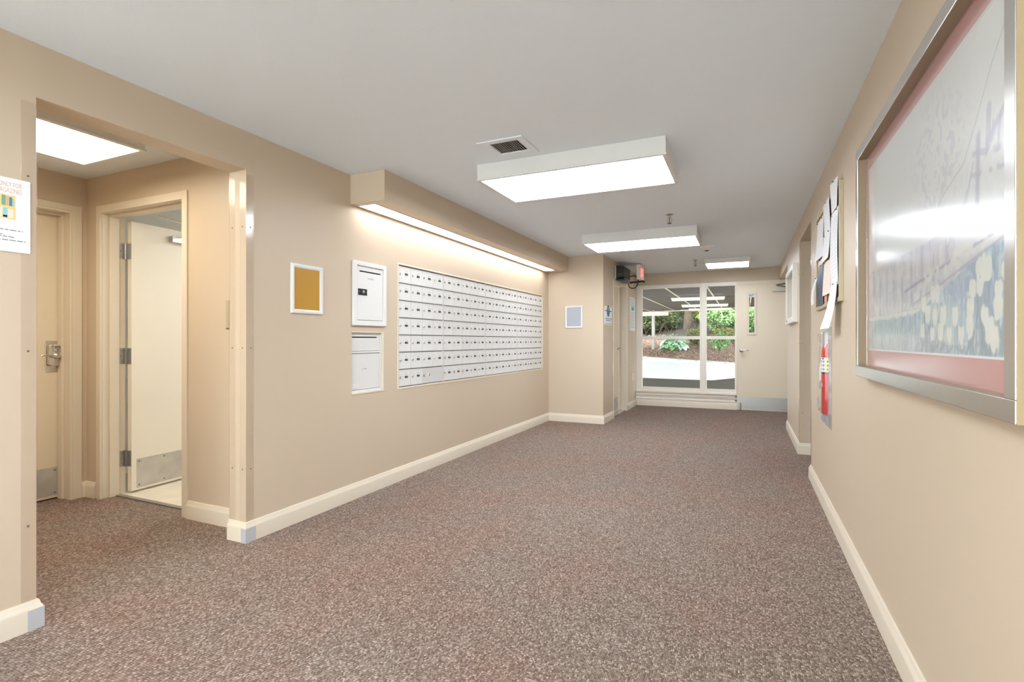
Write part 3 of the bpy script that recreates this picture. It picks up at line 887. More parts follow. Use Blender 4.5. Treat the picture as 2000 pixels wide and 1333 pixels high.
light_box(-3.80, -3.19, 0.64, 1.87, M['alpanel'], 'warm lit ceiling light box inside the left alcove')
light_box(-3.85, -3.25, 3.1, 4.3, M['roompanel'], 'ceiling light box in the tiled room behind the open door')

t = tag(empty('strip_light', (-2.537, 4.98, 2.176)), 'long lit strip light set into the soffit above the mailboxes', 'strip light')
box(-2.612, -2.462, 3.03, 6.93, 2.180, 2.184).build('diffuser', M['strip'], t)
MB().panel('z', 2.1685, 2.172, -2.618, -2.456, 3.024, 6.936, [(-2.609, -2.465, 3.033, 6.927)]).build('lens_frame', M['trim'], t)

t = tag(empty('ceiling_vent', (-1.347, 2.948, H - 0.01)), 'square white ceiling vent with angled slats', 'ceiling vent')
MB().panel('z', H - 0.008, H - 0.0003, -1.512, -1.206, 2.812, 3.10, [(-1.443, -1.254, 2.859, 3.038)]).build('vent_frame', M['ceil'], t, bevel=0.003)
for i in range(12):
    xx = -1.434 + i * 0.0158
    MB().prism([(xx, H - 0.005), (xx + 0.0016, H - 0.005), (xx - 0.0075, H + 0.009), (xx - 0.009, H + 0.009)], 'y', 2.859, 3.038).build('slat', M['fixture'], t)
MB().box(-1.44, -1.257, 2.861, 3.035, H + 0.055, H + 0.06).box(-1.443, -1.44, 2.859, 3.038, H, H + 0.06).box(-1.257, -1.254, 2.859, 3.038, H, H + 0.06).box(-1.443, -1.254, 2.859, 2.861, H, H + 0.06).box(-1.443, -1.254, 3.035, 3.038, H, H + 0.06).build('duct', M['ventgrey'], t)

def sprinkler(x, y, lab):
    t = tag(empty('sprinkler_head', (x, y, H)), lab, 'sprinkler')
    MB().lathe((x, y, H), (0, 0, -1), [(0.042, 0), (0.040, 0.003), (0.022, 0.010), (0.018, 0.010)], 18).build('escutcheon', M['chrome'], t, smooth=True)
    m = MB().lathe((x, y, H - 0.008), (0, 0, -1), [(0.014, 0), (0.014, 0.018), (0.010, 0.022)], 10)
    m.tube([(x - 0.01, y, H - 0.028), (x - 0.022, y, H - 0.05), (x - 0.012, y, H - 0.078), (x, y, H - 0.085)], 0.004, 8)
    m.tube([(x + 0.01, y, H - 0.028), (x + 0.022, y, H - 0.05), (x + 0.012, y, H - 0.078), (x, y, H - 0.085)], 0.004, 8)
    m.build('yoke', M['chrome'], t)
    MB().lathe((x, y, H - 0.084), (0, 0, -1), [(0.02, 0), (0.021, 0.003), (0.006, 0.006)], 12).cyl((x, y, H - 0.03), (x, y, H - 0.08), 0.004, n=8).build('deflector', M['boxgap'], t)
sprinkler(-0.668, 5.175, 'metal sprinkler head between the two large ceiling lights')
sprinkler(-0.688, 8.25, 'metal sprinkler head left of the small square ceiling light')
t = tag(empty('smoke_detector', (-0.455, 7.1, H)), 'round white smoke detector on the ceiling beyond the middle light', 'smoke detector')
MB().lathe((-0.455, 7.1, H), (0, 0, -1), [(0.086, 0), (0.086, 0.008), (0.07, 0.02), (0.045, 0.05), (0.038, 0.054)], 24).build('housing', M['whiteplastic'], t, smooth=True)
MB().lathe((-0.455, 7.1, H - 0.054), (0, 0, -1), [(0.026, 0), (0.024, 0.008), (0.01, 0.012)], 14).build('sensor', M['boxgap'], t)

# exit sign hung from the ceiling, faces look across the corridor
t = tag(empty('exit_sign', (-1.527, 8.36, 2.135)), 'red lettered exit sign hung from the ceiling near the window', 'exit sign')
box(-1.555, -1.50, 8.20, 8.52, 2.14, 2.372).build('housing', M['exitface'], t, bevel=0.004)
MB().box(-1.54, -1.515, 8.30, 8.42, 2.372, H - 0.0005).build('mount', M['whiteplastic'], t)
put_text(MB(), 'EXIT', 0.19, (-1.4985, 8.36, 2.19), Y, Z, align='c', sx=0.62).build('lettering', M['exitred'], t, fix=False)
rim = MB().panel('x', -1.4995, -1.496, 8.20, 8.52, 2.14, 2.372, [(8.215, 8.505, 2.16, 2.36)]); rim.build('rim', M['exitface'], t)

# black device over the side door
t = tag(empty('wall_device', (-1.75, 8.1, 2.12)), 'black box-shaped device with bracket arm and looped cable above the side door', 'device')
m = MB().prism([(-1.822, 2.135), (-1.70, 2.155), (-1.70, 2.325), (-1.822, 2.335)], 'y', 7.93, 8.43)
m.build('casing', M['black'], t, bevel=0.008)
box(-1.825, -1.818, 7.91, 8.45, 2.13, 2.335).build('wall_plate', M['whiteplastic'], t)
box(-1.80, -1.722, 7.928, 7.931, 2.19, 2.20).build('vent_line', M['boxgap'], t)
m = MB().prism([(-1.824, 2.11), (-1.69, 2.093), (-1.67, 2.105), (-1.67, 2.118), (-1.824, 2.128)], 'y', 7.90, 8.46)
m.build('tray', M['black'], t, bevel=0.004)
MB().box(-1.698, -1.692, 7.95, 8.43, 2.118, 2.138).build('bright_edge', M['alu'], t)
m = MB().tube([(-1.70, 8.32, 2.105), (-1.60, 8.36, 2.112), (-1.48, 8.40, 2.128)], 0.014, 8).lathe((-1.48, 8.40, 2.10), Z, [(0.016, 0), (0.016, 0.03)], 10)
m.build('bracket_arm', M['black'], t)
m = MB().tube(spline([(-1.70, 8.36, 2.20), (-1.64, 8.37, 2.215), (-1.585, 8.38, 2.19), (-1.565, 8.38, 2.12), (-1.585, 8.38, 2.05), (-1.64, 8.37, 2.015), (-1.69, 8.36, 2.03), (-1.72, 8.35, 2.09)]), 0.008, 8)
m.build('cable', M['black'], t, smooth=True)

# sign on the projecting wall's side face
xs = -1.825
t = MB().box(xs + 0.0003, xs + 0.005, 7.235, 7.665, 1.405, 1.672).build('wall_sign', M['paper'], bevel=0.001)
tag(t, 'white sign with dark round emblem and side bar beside the side door', 'sign')
m = MB(); xf = xs + 0.0055
N = 28
def disc(mb, cy, cz, ry, rz, x_, mi=0, a0=0, a1=2 * PI, n=N):
    vs = [(x_, cy, cz)] + [(x_, cy + ry * math.cos(a0 + (a1 - a0) * i / n), cz + rz * math.sin(a0 + (a1 - a0) * i / n)) for i in range(n + 1)]
    mb.add(vs, [(0, i, i + 1) for i in range(1, n + 1)], mi)
cy_, cz_ = 7.44, 1.605
m.lathe((xs + 0.005, cy_, cz_), (1, 0, 0), [(0.083, 0), (0.083, 0.0008)], 28, 0)
m.box(xs + 0.005, xf + 0.0002, 7.25, 7.37, 1.600, 1.612, 0).box(xs + 0.005, xf + 0.0002, 7.51, 7.65, 1.600, 1.612, 0)
m.lathe((xf, cy_ - 0.005, cz_ + 0.030), (1, 0, 0), [(0.034, 0), (0.034, 0.0006)], 20, 1)
arc = [(7.405, 1.592), (7.43, 1.577), (7.447, 1.556), (7.45, 1.53)]
for (a0, b0), (a1, b1) in zip(arc[:-1], arc[1:]):
    m.add([(xf + 0.0012, a0 - 0.006, b0 - 0.005), (xf + 0.0012, a1 - 0.008, b1 - 0.004), (xf + 0.0012, a1 + 0.006, b1 + 0.004), (xf + 0.0012, a0 + 0.004, b0 + 0.006)], [(0, 1, 2, 3)], 1)
m.build('emblem', [M['navy'], M['skyblue']], t)
m = MB()
for z_, ya, yb in ((1.487, 7.27, 7.64), (1.462, 7.31, 7.62)):
    y = ya; random.seed(int(z_ * 999))
    while y < yb:
        l = random.uniform(0.018, 0.04); m.box(xs + 0.005, xs + 0.0055, y, y + l, z_, z_ + 0.013); y += l + 0.012
m.box(xs + 0.005, xs + 0.0058, 7.25, 7.65, 1.417, 1.423)
m.build('small_print', M['ink'], t)

# tall sheet on the wall by the window
t = MB().box(xs + 0.0005, xs + 0.003, 9.00, 9.46, 1.35, 1.935).build('wall_sheet', M['paper'])
tag(t, 'tall white printed sheet with blue picture on the wall left of the window', 'notice')
m = MB(); random.seed(3)
for i in range(16):
    z_ = 1.90 - i * 0.033
    if 1.70 < z_ < 1.79: continue
    y = 9.05
    while y < 9.40:
        l = random.uniform(0.03, 0.08); m.box(xs + 0.003, xs + 0.0034, y, min(9.41, y + l), z_, z_ + 0.007); y += l + 0.02
m.build('small_print', M['ink'], t)
m = MB().box(xs + 0.003, xs + 0.0036, 9.12, 9.36, 1.705, 1.785, 0).prism([(9.15, 1.72), (9.21, 1.77), (9.26, 1.735), (9.30, 1.775), (9.34, 1.72)], 'x', xs + 0.0036, xs + 0.0042, 1)
m.build('picture', [M['skyblue'], M['teal']], t)
t = MB().box(xs + 0.0003, xs + 0.006, 9.20, 9.27, 0.48, 0.595).build('wall_outlet', M['whiteplastic'], bevel=0.002)
tag(t, 'cream outlet plate low on the wall left of the window', 'outlet')
MB().lathe((xs + 0.006, 9.235, 0.557), (1, 0, 0), [(0.017, 0), (0.016, 0.002)], 14).lathe((xs + 0.006, 9.235, 0.518), (1, 0, 0), [(0.017, 0), (0.016, 0.002)], 14).build('socket', M['trim'], t)

# ------------------------------------------------------------------ big framed print on the right wall
FXF = 0.465
fy0, fy1, fz0, fz1, bw = 1.285, 2.841, 1.011, 2.040, 0.046
t = tag(empty('framed_print', (WR, (fy0 + fy1) / 2, fz0)), 'large silver-framed faded garden print under reflective glazing on the right wall', 'picture')
# the four bars: deep channel section
def bar(a, b, horiz):
    m = MB()
    if horiz: m.box(FXF, WR, fy0, fy1, a, b)
    else: m.box(FXF, WR, a, b, fz0 + bw, fz1 - bw)
    return m.build('frame_bar', M['alu'], t, bevel=0.0015)
bar(fz0, fz0 + bw, True); bar(fz1 - bw, fz1, True)
bar(fy1 - bw, fy1, False); bar(fy0, fy0 + bw, False)
q = 0.0012
for a in (box(FXF + 0.002, 0.4985, fy0 + bw, fy1 - bw, fz0 + bw, fz0 + bw + q), box(FXF + 0.002, 0.4985, fy0 + bw, fy1 - bw, fz1 - bw - q, fz1 - bw),
          box(FXF + 0.002, 0.4985, fy1 - bw - q, fy1 - bw, fz0 + bw + q, fz1 - bw - q), box(FXF + 0.002, 0.4985, fy0 + bw, fy0 + bw + q, fz0 + bw + q, fz1 - bw - q)):
    ln = a.build('reflection_lining', M['reflect_lining'], t); ln['label'] = 'inner face of the silver frame, with the corridor reflection put into its colour'
sd = box(FXF + 0.003, WR, fy0 - 0.0015, fy0, fz0, fz1).build('frame_side', M['frameedge'], t)
box(0.503, 0.508, fy0 + 0.01, fy1 - 0.01, fz0 + 0.01, fz1 - 0.01).build('mount', M['mat_pink'], t)
# print: painted on a fine grid
def garden_print():
    py0, py1, pz0, pz1 = 1.372, 2.752, 1.135, 1.925
    ny, nz = 560, 320
    ys = np.linspace(py0, py1, ny + 1); zs = np.linspace(pz0, pz1, nz + 1)
    yc = (ys[:-1] + ys[1:]) / 2; zc = (zs[:-1] + zs[1:]) / 2
    Yg, Zg = np.meshgrid(yc, zc, indexing='ij')
    rng = np.random.default_rng(5)
    def noise(s, seed, aniso=1.0):
        r = np.random.default_rng(seed)
        gy = max(2, int(1.38 * s)); gz = max(2, int(0.79 * s * aniso))
        g = r.random((gy + 2, gz + 2))
        u = (Yg - py0) / (py1 - py0) * gy; v = (Zg - pz0) / (pz1 - pz0) * gz
        i = u.astype(int); j = v.astype(int); fu = u - i; fv = v - j
        fu = fu * fu * (3 - 2 * fu); fv = fv * fv * (3 - 2 * fv)
        return (g[i, j] * (1 - fu) * (1 - fv) + g[i + 1, j] * fu * (1 - fv) + g[i, j + 1] * (1 - fu) * fv + g[i + 1, j + 1] * fu * fv)
    C = np.zeros(Yg.shape + (3,))
    def S(c): return np.array(c, float)
    C[:] = S((226, 227, 222))
    def mixm(mask, col, a=1.0):
        k = (np.clip(mask, 0, 1) * a)[..., None]
        C[:] = C * (1 - k) + S(col) * k
    fine = noise(60, 1); med = noise(22, 2); big = noise(7, 3); strk = noise(90, 4, 0.25)
    horizon = 1.392 + 0.02 * np.sin(Yg * 3.1) + 0.03 * (med - 0.5)
    # distant hazy foliage
    tree = np.exp(-((Yg - 1.88) / 0.22) ** 2 - ((Zg - 1.70) / 0.17) ** 2)
    mixm((tree * 1.4 * (fine > 0.62)), (182, 184, 192), 0.7)
    tree2 = np.exp(-((Yg - 2.45) / 0.25) ** 2 - ((Zg - 1.55) / 0.12) ** 2)
    mixm((tree2 * 1.2 * (fine > 0.6)), (196, 204, 202), 0.6)
    # building / wall in mauve with upright strokes
    house = ((Zg < 1.47 + 0.05 * (Yg < 1.9)) & (Zg > 1.27) & (Yg > 1.72)).astype(float)
    mixm(house * (0.3 + 0.7 * strk), (176, 174, 194), 0.8)
    mixm(house * (fine > 0.6), (212, 212, 216), 0.6)
    mixm(house * (noise(38, 21) > 0.68), (226, 228, 220), 0.7)
    for k in range(9):
        yy = 1.78 + k * 0.11
        mixm((np.abs(Yg - yy) < 0.006 + 0.012 * med) * house * (noise(30, 30 + k) > 0.35), (150, 146, 174), 0.55)
        mixm((np.abs(Yg - yy - 0.05) < 0.016) * house * (np.abs(Zg - 1.41) < 0.03), (222, 222, 216), 0.8)
    # meadow and blue-green bank
    bank = np.clip((1.385 - 0.13 * np.clip((Yg - 1.5) / 0.6, 0, 1) + 0.016 * (med - 0.5) - Zg) / 0.006 + 0.5, 0, 1)
    mixm(bank, (164, 190, 206), 1.0)
    mixm(bank * (fine > 0.55), (132, 162, 190), 0.7)
    mixm(bank * (med > 0.58), (180, 206, 214), 0.7)
    mixm(bank * (noise(40, 8) > 0.66), (198, 222, 220), 0.7)
    mixm(bank * np.clip((Yg - 2.15) / 0.2, 0, 1), (184, 208, 206), 0.7)
    mixm(bank * np.clip((Yg - 2.1) / 0.2, 0, 1) * (noise(50, 9) > 0.6), (156, 188, 190), 0.6)
    fl2 = noise(120, 15)
    mixm(bank * (fl2 > 0.62), (206, 222, 226), 0.5); mixm(bank * (noise(100, 16, 0.3) > 0.66), (120, 150, 182), 0.5)
    path = np.exp(-((Yg - 1.86 - 0.6 * (Zg - 1.3)) / 0.09) ** 2) * (Zg < 1.27) * (Zg > 1.16)
    mixm(path, (186, 208, 200), 0.9)
    dark = np.exp(-((Yg - 1.55) / 0.2) ** 2 - ((Zg - 1.31) / 0.06) ** 2)
    mixm(dark * (fine > 0.35), (118, 146, 178), 0.75)
    # sloping rail
    rl = np.clip((0.005 - np.abs(Zg - (1.42 - 0.10 * (Yg - 1.4)))) / 0.003 + 0.5, 0, 1) * 0.7
    mixm(rl * (Yg < 2.2), (126, 116, 150), 0.85)
    rl2 = np.clip((0.004 - np.abs(Zg - (1.40 - 0.16 * (Yg - 1.4)))) / 0.003 + 0.5, 0, 1) * 0.7
    mixm(rl2 * (Yg < 2.1), (140, 132, 160), 0.8)
    blossom = np.exp(-((Zg - (1.435 - 0.14 * (Yg - 1.4))) / 0.026) ** 2) * (Yg < 2.0)
    mixm(blossom * (noise(46, 12) > 0.52), (230, 232, 216), 0.9)
    # timber posts upper right
    def stroke(a, b, wd, col, al):
        a = np.array(a); b = np.array(b); d = b - a; L2 = d @ d
        tt = np.clip(((Yg - a[0]) * d[0] + (Zg - a[1]) * d[1]) / L2, 0, 1)
        dist = np.hypot(Yg - a[0] - tt * d[0], Zg - a[1] - tt * d[1])
        mixm(np.clip((wd - dist) / 0.004 + 0.5, 0, 1), col, al)
    for a, b, wd, al in (((1.575, 1.655), (1.582, 1.47), 0.009, .6), ((1.565, 1.66), (1.572, 1.50), 0.008, .6), ((1.512, 1.70), (1.524, 1.53), 0.013, .6), ((1.49, 1.66), (1.50, 1.58), 0.006, .5), ((1.43, 1.585), (1.60, 1.622), 0.008, .55),
                         ((1.43, 1.545), (1.61, 1.572), 0.006, .5), ((1.42, 1.68), (1.515, 1.625), 0.010, .55), ((1.455, 1.66), (1.47, 1.56), 0.007, .5), ((1.60, 1.60), (1.655, 1.50), 0.005, .5), ((1.64, 1.545), (1.70, 1.47), 0.004, .45)):
        stroke(a, b, wd, (158, 152, 176), al)
    bush = np.exp(-((Yg - 1.50) / 0.05) ** 2 - ((Zg - 1.535) / 0.05) ** 2) + np.exp(-((Yg - 1.44) / 0.05) ** 2 - ((Zg - 1.58) / 0.05) ** 2)
    mixm((bush > 0.25) * (noise(46, 61) > 0.42), (230, 232, 226), 0.9)
    wl = [(1.42, 1.86), (1.50, 1.79), (1.58, 1.70), (1.66, 1.62), (1.81, 1.575), (1.90, 1.52)]
    for a, b in zip(wl[:-1], wl[1:]): stroke(a, b, 0.0022, (150, 150, 156), 0.7)
    # stems and pale tulip heads
    fls = [(1.568, 1.337), (1.551, 1.344), (1.52, 1.331), (1.605, 1.296), (1.56, 1.30), (1.462, 1.277), (1.464, 1.244), (1.618, 1.247), (1.509, 1.194), (1.677, 1.184), (1.621, 1.203), (1.762, 1.185), (1.831, 1.193), (1.994, 1.203), (1.944, 1.249), (1.879, 1.239), (1.81, 1.239), (1.984, 1.283), (1.897, 1.307), (1.861, 1.304), (1.43, 1.32), (1.41, 1.21), (1.72, 1.235), (1.535, 1.225), (1.485, 1.17), (1.90, 1.19), (1.40, 1.285)]
    for (fy, fz) in fls:
        stroke((fy, fz), (fy + rng.uniform(-.02, .02), 1.14), 0.003, (120, 150, 140), 0.6)
        for k in range(2):
            stroke((fy + rng.uniform(-.03, .03), 1.14), (fy + rng.uniform(-.05, .05), fz - .03), 0.005, (96, 130, 150), 0.5)
    for (fy, fz) in fls:
        r_ = rng.uniform(0.018, 0.026)
        d = np.hypot((Yg - fy) / r_, (Zg - fz) / (r_ * 1.25)) + 0.45 * (fine - 0.5) + 0.3 * (fl2 - 0.5)
        for sy_ in (-0.5, 0.5):      # three petals
            d = np.minimum(d, np.hypot((Yg - fy - sy_ * r_) / (r_ * 0.55), (Zg - fz - 0.35 * r_) / (r_ * 0.95)) + 0.4 * (fine - 0.5))
        mixm(np.clip((1.0 - d) * 6, 0, 1), (234, 236, 222), 0.95)
    C = C + (fine[..., None] - 0.5) * 8
    C = np.clip(C, 0, 255) / 255.0
    L_ = np.where(C <= 0.04045, C / 12.92, ((C + 0.055) / 1.055) ** 2.4)
    vv = np.stack([np.full((ny + 1, nz + 1), 0.5022), np.repeat(ys[:, None], nz + 1, 1), np.repeat(zs[None], ny + 1, 0)], -1).reshape(-1, 3)
    idx = np.arange((ny + 1) * (nz + 1)).reshape(ny + 1, nz + 1)
    fc = np.stack([idx[:-1, :-1], idx[:-1, 1:], idx[1:, 1:], idx[1:, :-1]], -1).reshape(-1, 4)
    o = Vector((0.5022, (py0 + py1) / 2, pz0))
    me = bpy.data.meshes.new('print')
    me.from_pydata((vv - np.array(o)).tolist(), [], fc.tolist())
    at = me.attributes.new('print', 'FLOAT_COLOR', 'FACE')
    cc = np.concatenate([L_.reshape(-1, 3), np.ones((ny * nz, 1))], 1)
    at.data.foreach_set('color', cc.astype(np.float32).ravel())
    me.materials.append(M['artprint'])
    ob = bpy.data.objects.new('print', me); COL.objects.link(ob)
    ob.parent = t; ob.location = o - WORLD[t.name]; WORLD[ob.name] = o
    return ob
garden_print()
e_ = MB().panel('x', 0.5012, 0.5030, 1.366, 2.758, 1.129, 1.931, [(1.372, 2.752, 1.135, 1.925)])
e_.build('mount_bevel', M['paper'], t)
box(0.4985, 0.5005, fy0 + 0.02, fy1 - 0.02, fz0 + 0.02, fz1 - 0.02).build('glazing', M['glazing'], t)

# ------------------------------------------------------------------ notice board with pinned papers
bx = 0.489
t = tag(empty('notice_board', (WR, 4.0, 1.40)), 'tan-framed notice board crowded with pinned papers on the right wall', 'notice board')
m = MB().panel('x', bx, WR, 3.468, 4.56, 1.40, 2.095, [(3.495, 4.533, 1.427, 2.068)])
m.build('frame', M['tan'], t, bevel=0.002)
box(bx + 0.008, WR - 0.001, 3.495, 4.533, 1.427, 2.068).build('cork_panel', M['cork'], t)

def sheet(name, mats, y0, y1, z0, z1, xb, curl=None, lab='', rows=8, pin=True, ink=True, skew=0.0, seed=0):
    """paper pinned at its top edge; curl(s,t) gives how far it stands off the board (t=0 top, 1 bottom; s=0 near edge)"""
    curl = curl or (lambda s, t_: 0.0)
    n, k = 6, 12
    def P(s, tt):
        return Vector((xb - curl(s, tt), y0 + (y1 - y0) * s + skew * tt, z1 + (z0 - z1) * tt))
    vs = [P(i / n, j / k) for j in range(k + 1) for i in range(n + 1)]
    nb = len(vs)
    vs += [p + Vector((0.0006, 0, 0)) for p in vs]
    fs = []
    for j in range(k):
        for i in range(n):
            a = j * (n + 1) + i
            fs.append((a, a + 1, a + n + 2, a + n + 1)); fs.append((nb + a, nb + a + n + 1, nb + a + n + 2, nb + a + 1))
    for i in range(n):
        fs.append((i, nb + i, nb + i + 1, i + 1)); a = k * (n + 1) + i; fs.append((a, a + 1, nb + a + 1, nb + a))
    for j in range(k):
        a = j * (n + 1); fs.append((a, a + n + 1, nb + a + n + 1, nb + a)); a += n; fs.append((a, nb + a, nb + a + n + 1, a + n + 1))
    ob = MB().add(vs, fs).build(name, mats, smooth=True)
    tag(ob, lab, 'paper', 'papers on the notice board')
    if ink:
        r = random.Random(seed); q = MB()
        for a in range(rows):
            tt = 0.12 + 0.8 * a / rows
            s = 0.1
            while s < 0.85:
                l = r.uniform(0.08, 0.25); e = min(0.9, s + l)
                p = [P(s, tt), P(e, tt), P(e, tt + 0.009), P(s, tt + 0.009)]
                q.add([v - Vector((0.0006, 0, 0)) for v in p], [(0, 1, 2, 3)]); s = e + 0.05
        q.build('printed_lines', M['faint'], ob, fix=False)
    if pin:
        for s in ((0.5,) if pin == 1 else (0.15, 0.85)):
            p = P(s, 0.03)
            MB().lathe(p, (-1, 0, 0), [(0.003, 0), (0.002, 0.004), (0.004, 0.005), (0.004, 0.008), (0.0, 0.009)], 8).build('push_pin', M['boxgap'], ob)
    return ob
CB = bx + 0.006
sheet('pinned_paper', M['paper'], 3.50, 3.70, 1.955, 2.125, CB - 0.004, lambda s, t_: 0.006 + 0.012 * (1 - t_) * s, 'small folded white paper sticking up at the near top corner of the notice board', 5, 1, True, 0.03, 1)
sheet('pinned_paper', M['paper'], 3.50, 3.775, 1.50, 1.955, CB - 0.002, lambda s, t_: 0.004 + 0.006 * math.sin(t_ * 3), 'long white list pinned in the near column of the notice board', 16, 2, True, 0, 2)
sheet('pinned_paper', M['paper'], 3.51, 3.74, 1.245, 1.52, CB - 0.006, lambda s, t_: 0.006 + 0.034 * t_ * t_ + 0.02 * s * t_, 'white paper strip hanging loose below the notice board above the extinguisher', 6, 1, False, 0.05, 3)
sheet('pinned_paper', M['paper'], 3.81, 4.08, 1.86, 2.085, CB - 0.002, lambda s, t_: 0.004 + 0.008 * (1 - t_), 'white notice pinned at the middle top of the notice board', 7, 1, True, 0, 4)
sheet('pinned_paper', M['paper'], 3.81, 4.10, 1.70, 1.88, CB - 0.004, lambda s, t_: 0.004 + 0.012 * t_ * t_, 'white notice with grey print in the middle of the notice board', 6, 2, True, 0, 5)
sheet('pinned_paper', M['paper2'], 3.81, 4.10, 1.475, 1.70, CB - 0.002, lambda s, t_: 0.004 + 0.010 * t_ * s, 'cream sheet low in the middle of the notice board', 7, 2, True, 0, 6)
sheet('pinned_paper', M['paper'], 4.14, 4.47, 1.76, 2.04, CB - 0.002, lambda s, t_: 0.004 + 0.016 * t_ * t_ * s, 'white list pinned in the far column of the notice board', 10, 2, True, 0, 7)
sheet('pinned_paper', M['paper2'], 4.16, 4.40, 1.62, 1.75, CB - 0.002, lambda s, t_: 0.004, 'small cream slip in the far column of the notice board', 4, 1, True, 0, 8)
sheet('leaflet', M['bluefolder'], 4.12, 4.34, 1.42, 1.71, CB - 0.003, lambda s, t_: 0.006 + 0.014 * math.sin(t_ * PI) * s, 'dark blue grey leaflet low in the far column of the notice board', 5, 1, False, 0, 9)
sheet('pinned_paper', M['paper'], 4.36, 4.52, 1.44, 1.64, CB - 0.006, lambda s, t_: 0.006 + 0.03 * math.sin(min(1, t_ * 1.1) * PI * 0.6), 'white paper curling off the far lower corner of the notice board', 4, 1, True, 0, 10)
sheet('pinned_paper', M['orangeprint'], 3.98, 4.10, 1.43, 1.50, CB - 0.001, lambda s, t_: 0.003, 'small orange slip at the bottom of the notice board', 2, 1, False, 0, 11)

# ------------------------------------------------------------------ extinguisher cabinet and extinguisher
t = tag(empty('extinguisher_cabinet', (WR, 4.15, 0.59)), 'recessed extinguisher cabinet with clear bubble cover in the right wall', 'cabinet')
m = MB().box(0.635, 0.645, 4.05, 4.33, 0.655, 1.245).box(WR, 0.645, 4.05, 4.053, 0.655, 1.245).box(WR, 0.645, 4.327, 4.33, 0.655, 1.245).box(WR, 0.645, 4.05, 4.33, 0.655, 0.66).box(WR, 0.645, 4.05, 4.33, 1.24, 1.245)
m.build('tub', M['white'], t)
M['flange'] = clear('clear_flange', (235, 235, 235), 0.08, 1.5, 0.45, (222, 222, 224))
fl = MB().panel('x', WR - 0.004, WR - 0.0005, 3.90, 4.40, 0.592, 1.262, [(4.06, 4.32, 0.665, 1.235)])
fl.build('flange', M['flange'], t, bevel=0.001)
def loft(mb, rings, mi=0):
    k = len(rings[0]); b = []
    for r in rings: b += r
    fs = [(i * k + j, i * k + (j + 1) % k, (i + 1) * k + (j + 1) % k, (i + 1) * k + j) for i in range(len(rings) - 1) for j in range(k)]
    fs.append(tuple(range((len(rings) - 1) * k, len(rings) * k)))
    mb.add(b, fs, mi)
rg = lambda x_, d: [(x_, 4.06 + d, 0.665 + d), (x_, 4.32 - d, 0.665 + d), (x_, 4.32 - d, 1.235 - d), (x_, 4.06 + d, 1.235 - d)]
m = MB(); loft(m, [rg(WR - 0.004, 0), rg(WR - 0.025, 0.003), rg(WR - 0.036, 0.012), rg(WR - 0.039, 0.025)])
m.build('bubble_cover', M['bubble'], t, smooth=True)
m = MB().box(WR - 0.006, WR - 0.004, 4.06, 4.32, 0.60, 0.655, 0)
for k in range(4): m.box(WR - 0.0065, WR - 0.006, 4.075, 4.30 - 0.02 * (k % 2), 0.607 + k * 0.011, 0.612 + k * 0.011, 1)
m.build('instruction_label', [M['greyprint'], M['ink']], t)
ex, ey = 0.553, 4.185
t = tag(empty('fire_extinguisher', (ex, ey, 0.665)), 'red fire extinguisher inside the clear-fronted wall cabinet', 'fire extinguisher')
MB().lathe((ex, ey, 0.664), Z, [(0.064, 0), (0.07, 0.008), (0.07, 0.42), (0.066, 0.45), (0.052, 0.48), (0.030, 0.50), (0.024, 0.51)], 28).build('cylinder', M['red'], t, smooth=True)
MB().lathe((ex, ey, 1.174), Z, [(0.022, 0), (0.022, 0.022), (0.015, 0.026), (0.015, 0.036)], 14).lathe((ex - 0.014, ey, 1.192), (-1, 0, 0), [(0.016, 0), (0.016, 0.014), (0.013, 0.016)], 14).build('valve', M['chrome'], t, smooth=True)
MB().box(ex - 0.012, ex + 0.012, ey - 0.085, ey + 0.03, 1.204, 1.209).box(ex - 0.012, ex + 0.012, ey - 0.08, ey + 0.01, 1.222, 1.228).build('handle', M['alu'], t, bevel=0.001)
def wrap(mb, z0, z1, a0, a1, r, mi, n=14):
    vs = []
    for i in range(n + 1):
        a = a0 + (a1 - a0) * i / n
        for z_ in (z0, z1): vs.append((ex + r * math.cos(a), ey + r * math.sin(a), z_))
    mb.add(vs, [(2 * i, 2 * i + 2, 2 * i + 3, 2 * i + 1) for i in range(n)], mi)
m = MB()
wrap(m, 0.955, 1.055, PI * 0.75, PI * 1.24, 0.0706, 0); wrap(m, 0.955, 1.055, PI * 1.24, PI * 1.62, 0.0706, 1); wrap(m, 0.943, 0.955, PI * 0.75, PI * 1.62, 0.0706, 2)
for z_ in (0.968, 0.995, 1.022):
    for a in (0.98, 1.07, 1.16, 1.29, 1.38): wrap(m, z_, z_ + 0.012, PI * a, PI * (a + 0.035), 0.0709, 2, 2)
wrap(m, 1.043, 1.052, PI * 1.10, PI * 1.18, 0.0709, 2, 3)
m.build('label', [M['paper'], M['yellow'], M['darkink']], t, fix=False)
m = MB()
vs = [(ex + 0.0708 * math.cos(a), ey + 0.0708 * math.sin(a), z_) for a, z_ in ((PI * 0.94, 0.890), (PI * 1.24, 0.862), (PI * 0.94, 0.846))]
mid = [(ex + 0.0708 * math.cos(PI * 1.08), ey + 0.0708 * math.sin(PI * 1.08), z_) for z_ in (0.878, 0.852)]
m.add([vs[0], mid[0], mid[1], vs[2], vs[1]], [(0, 1, 2, 3), (1, 4, 2)])
m.build('arrow_mark', M['paper'], t, fix=False)

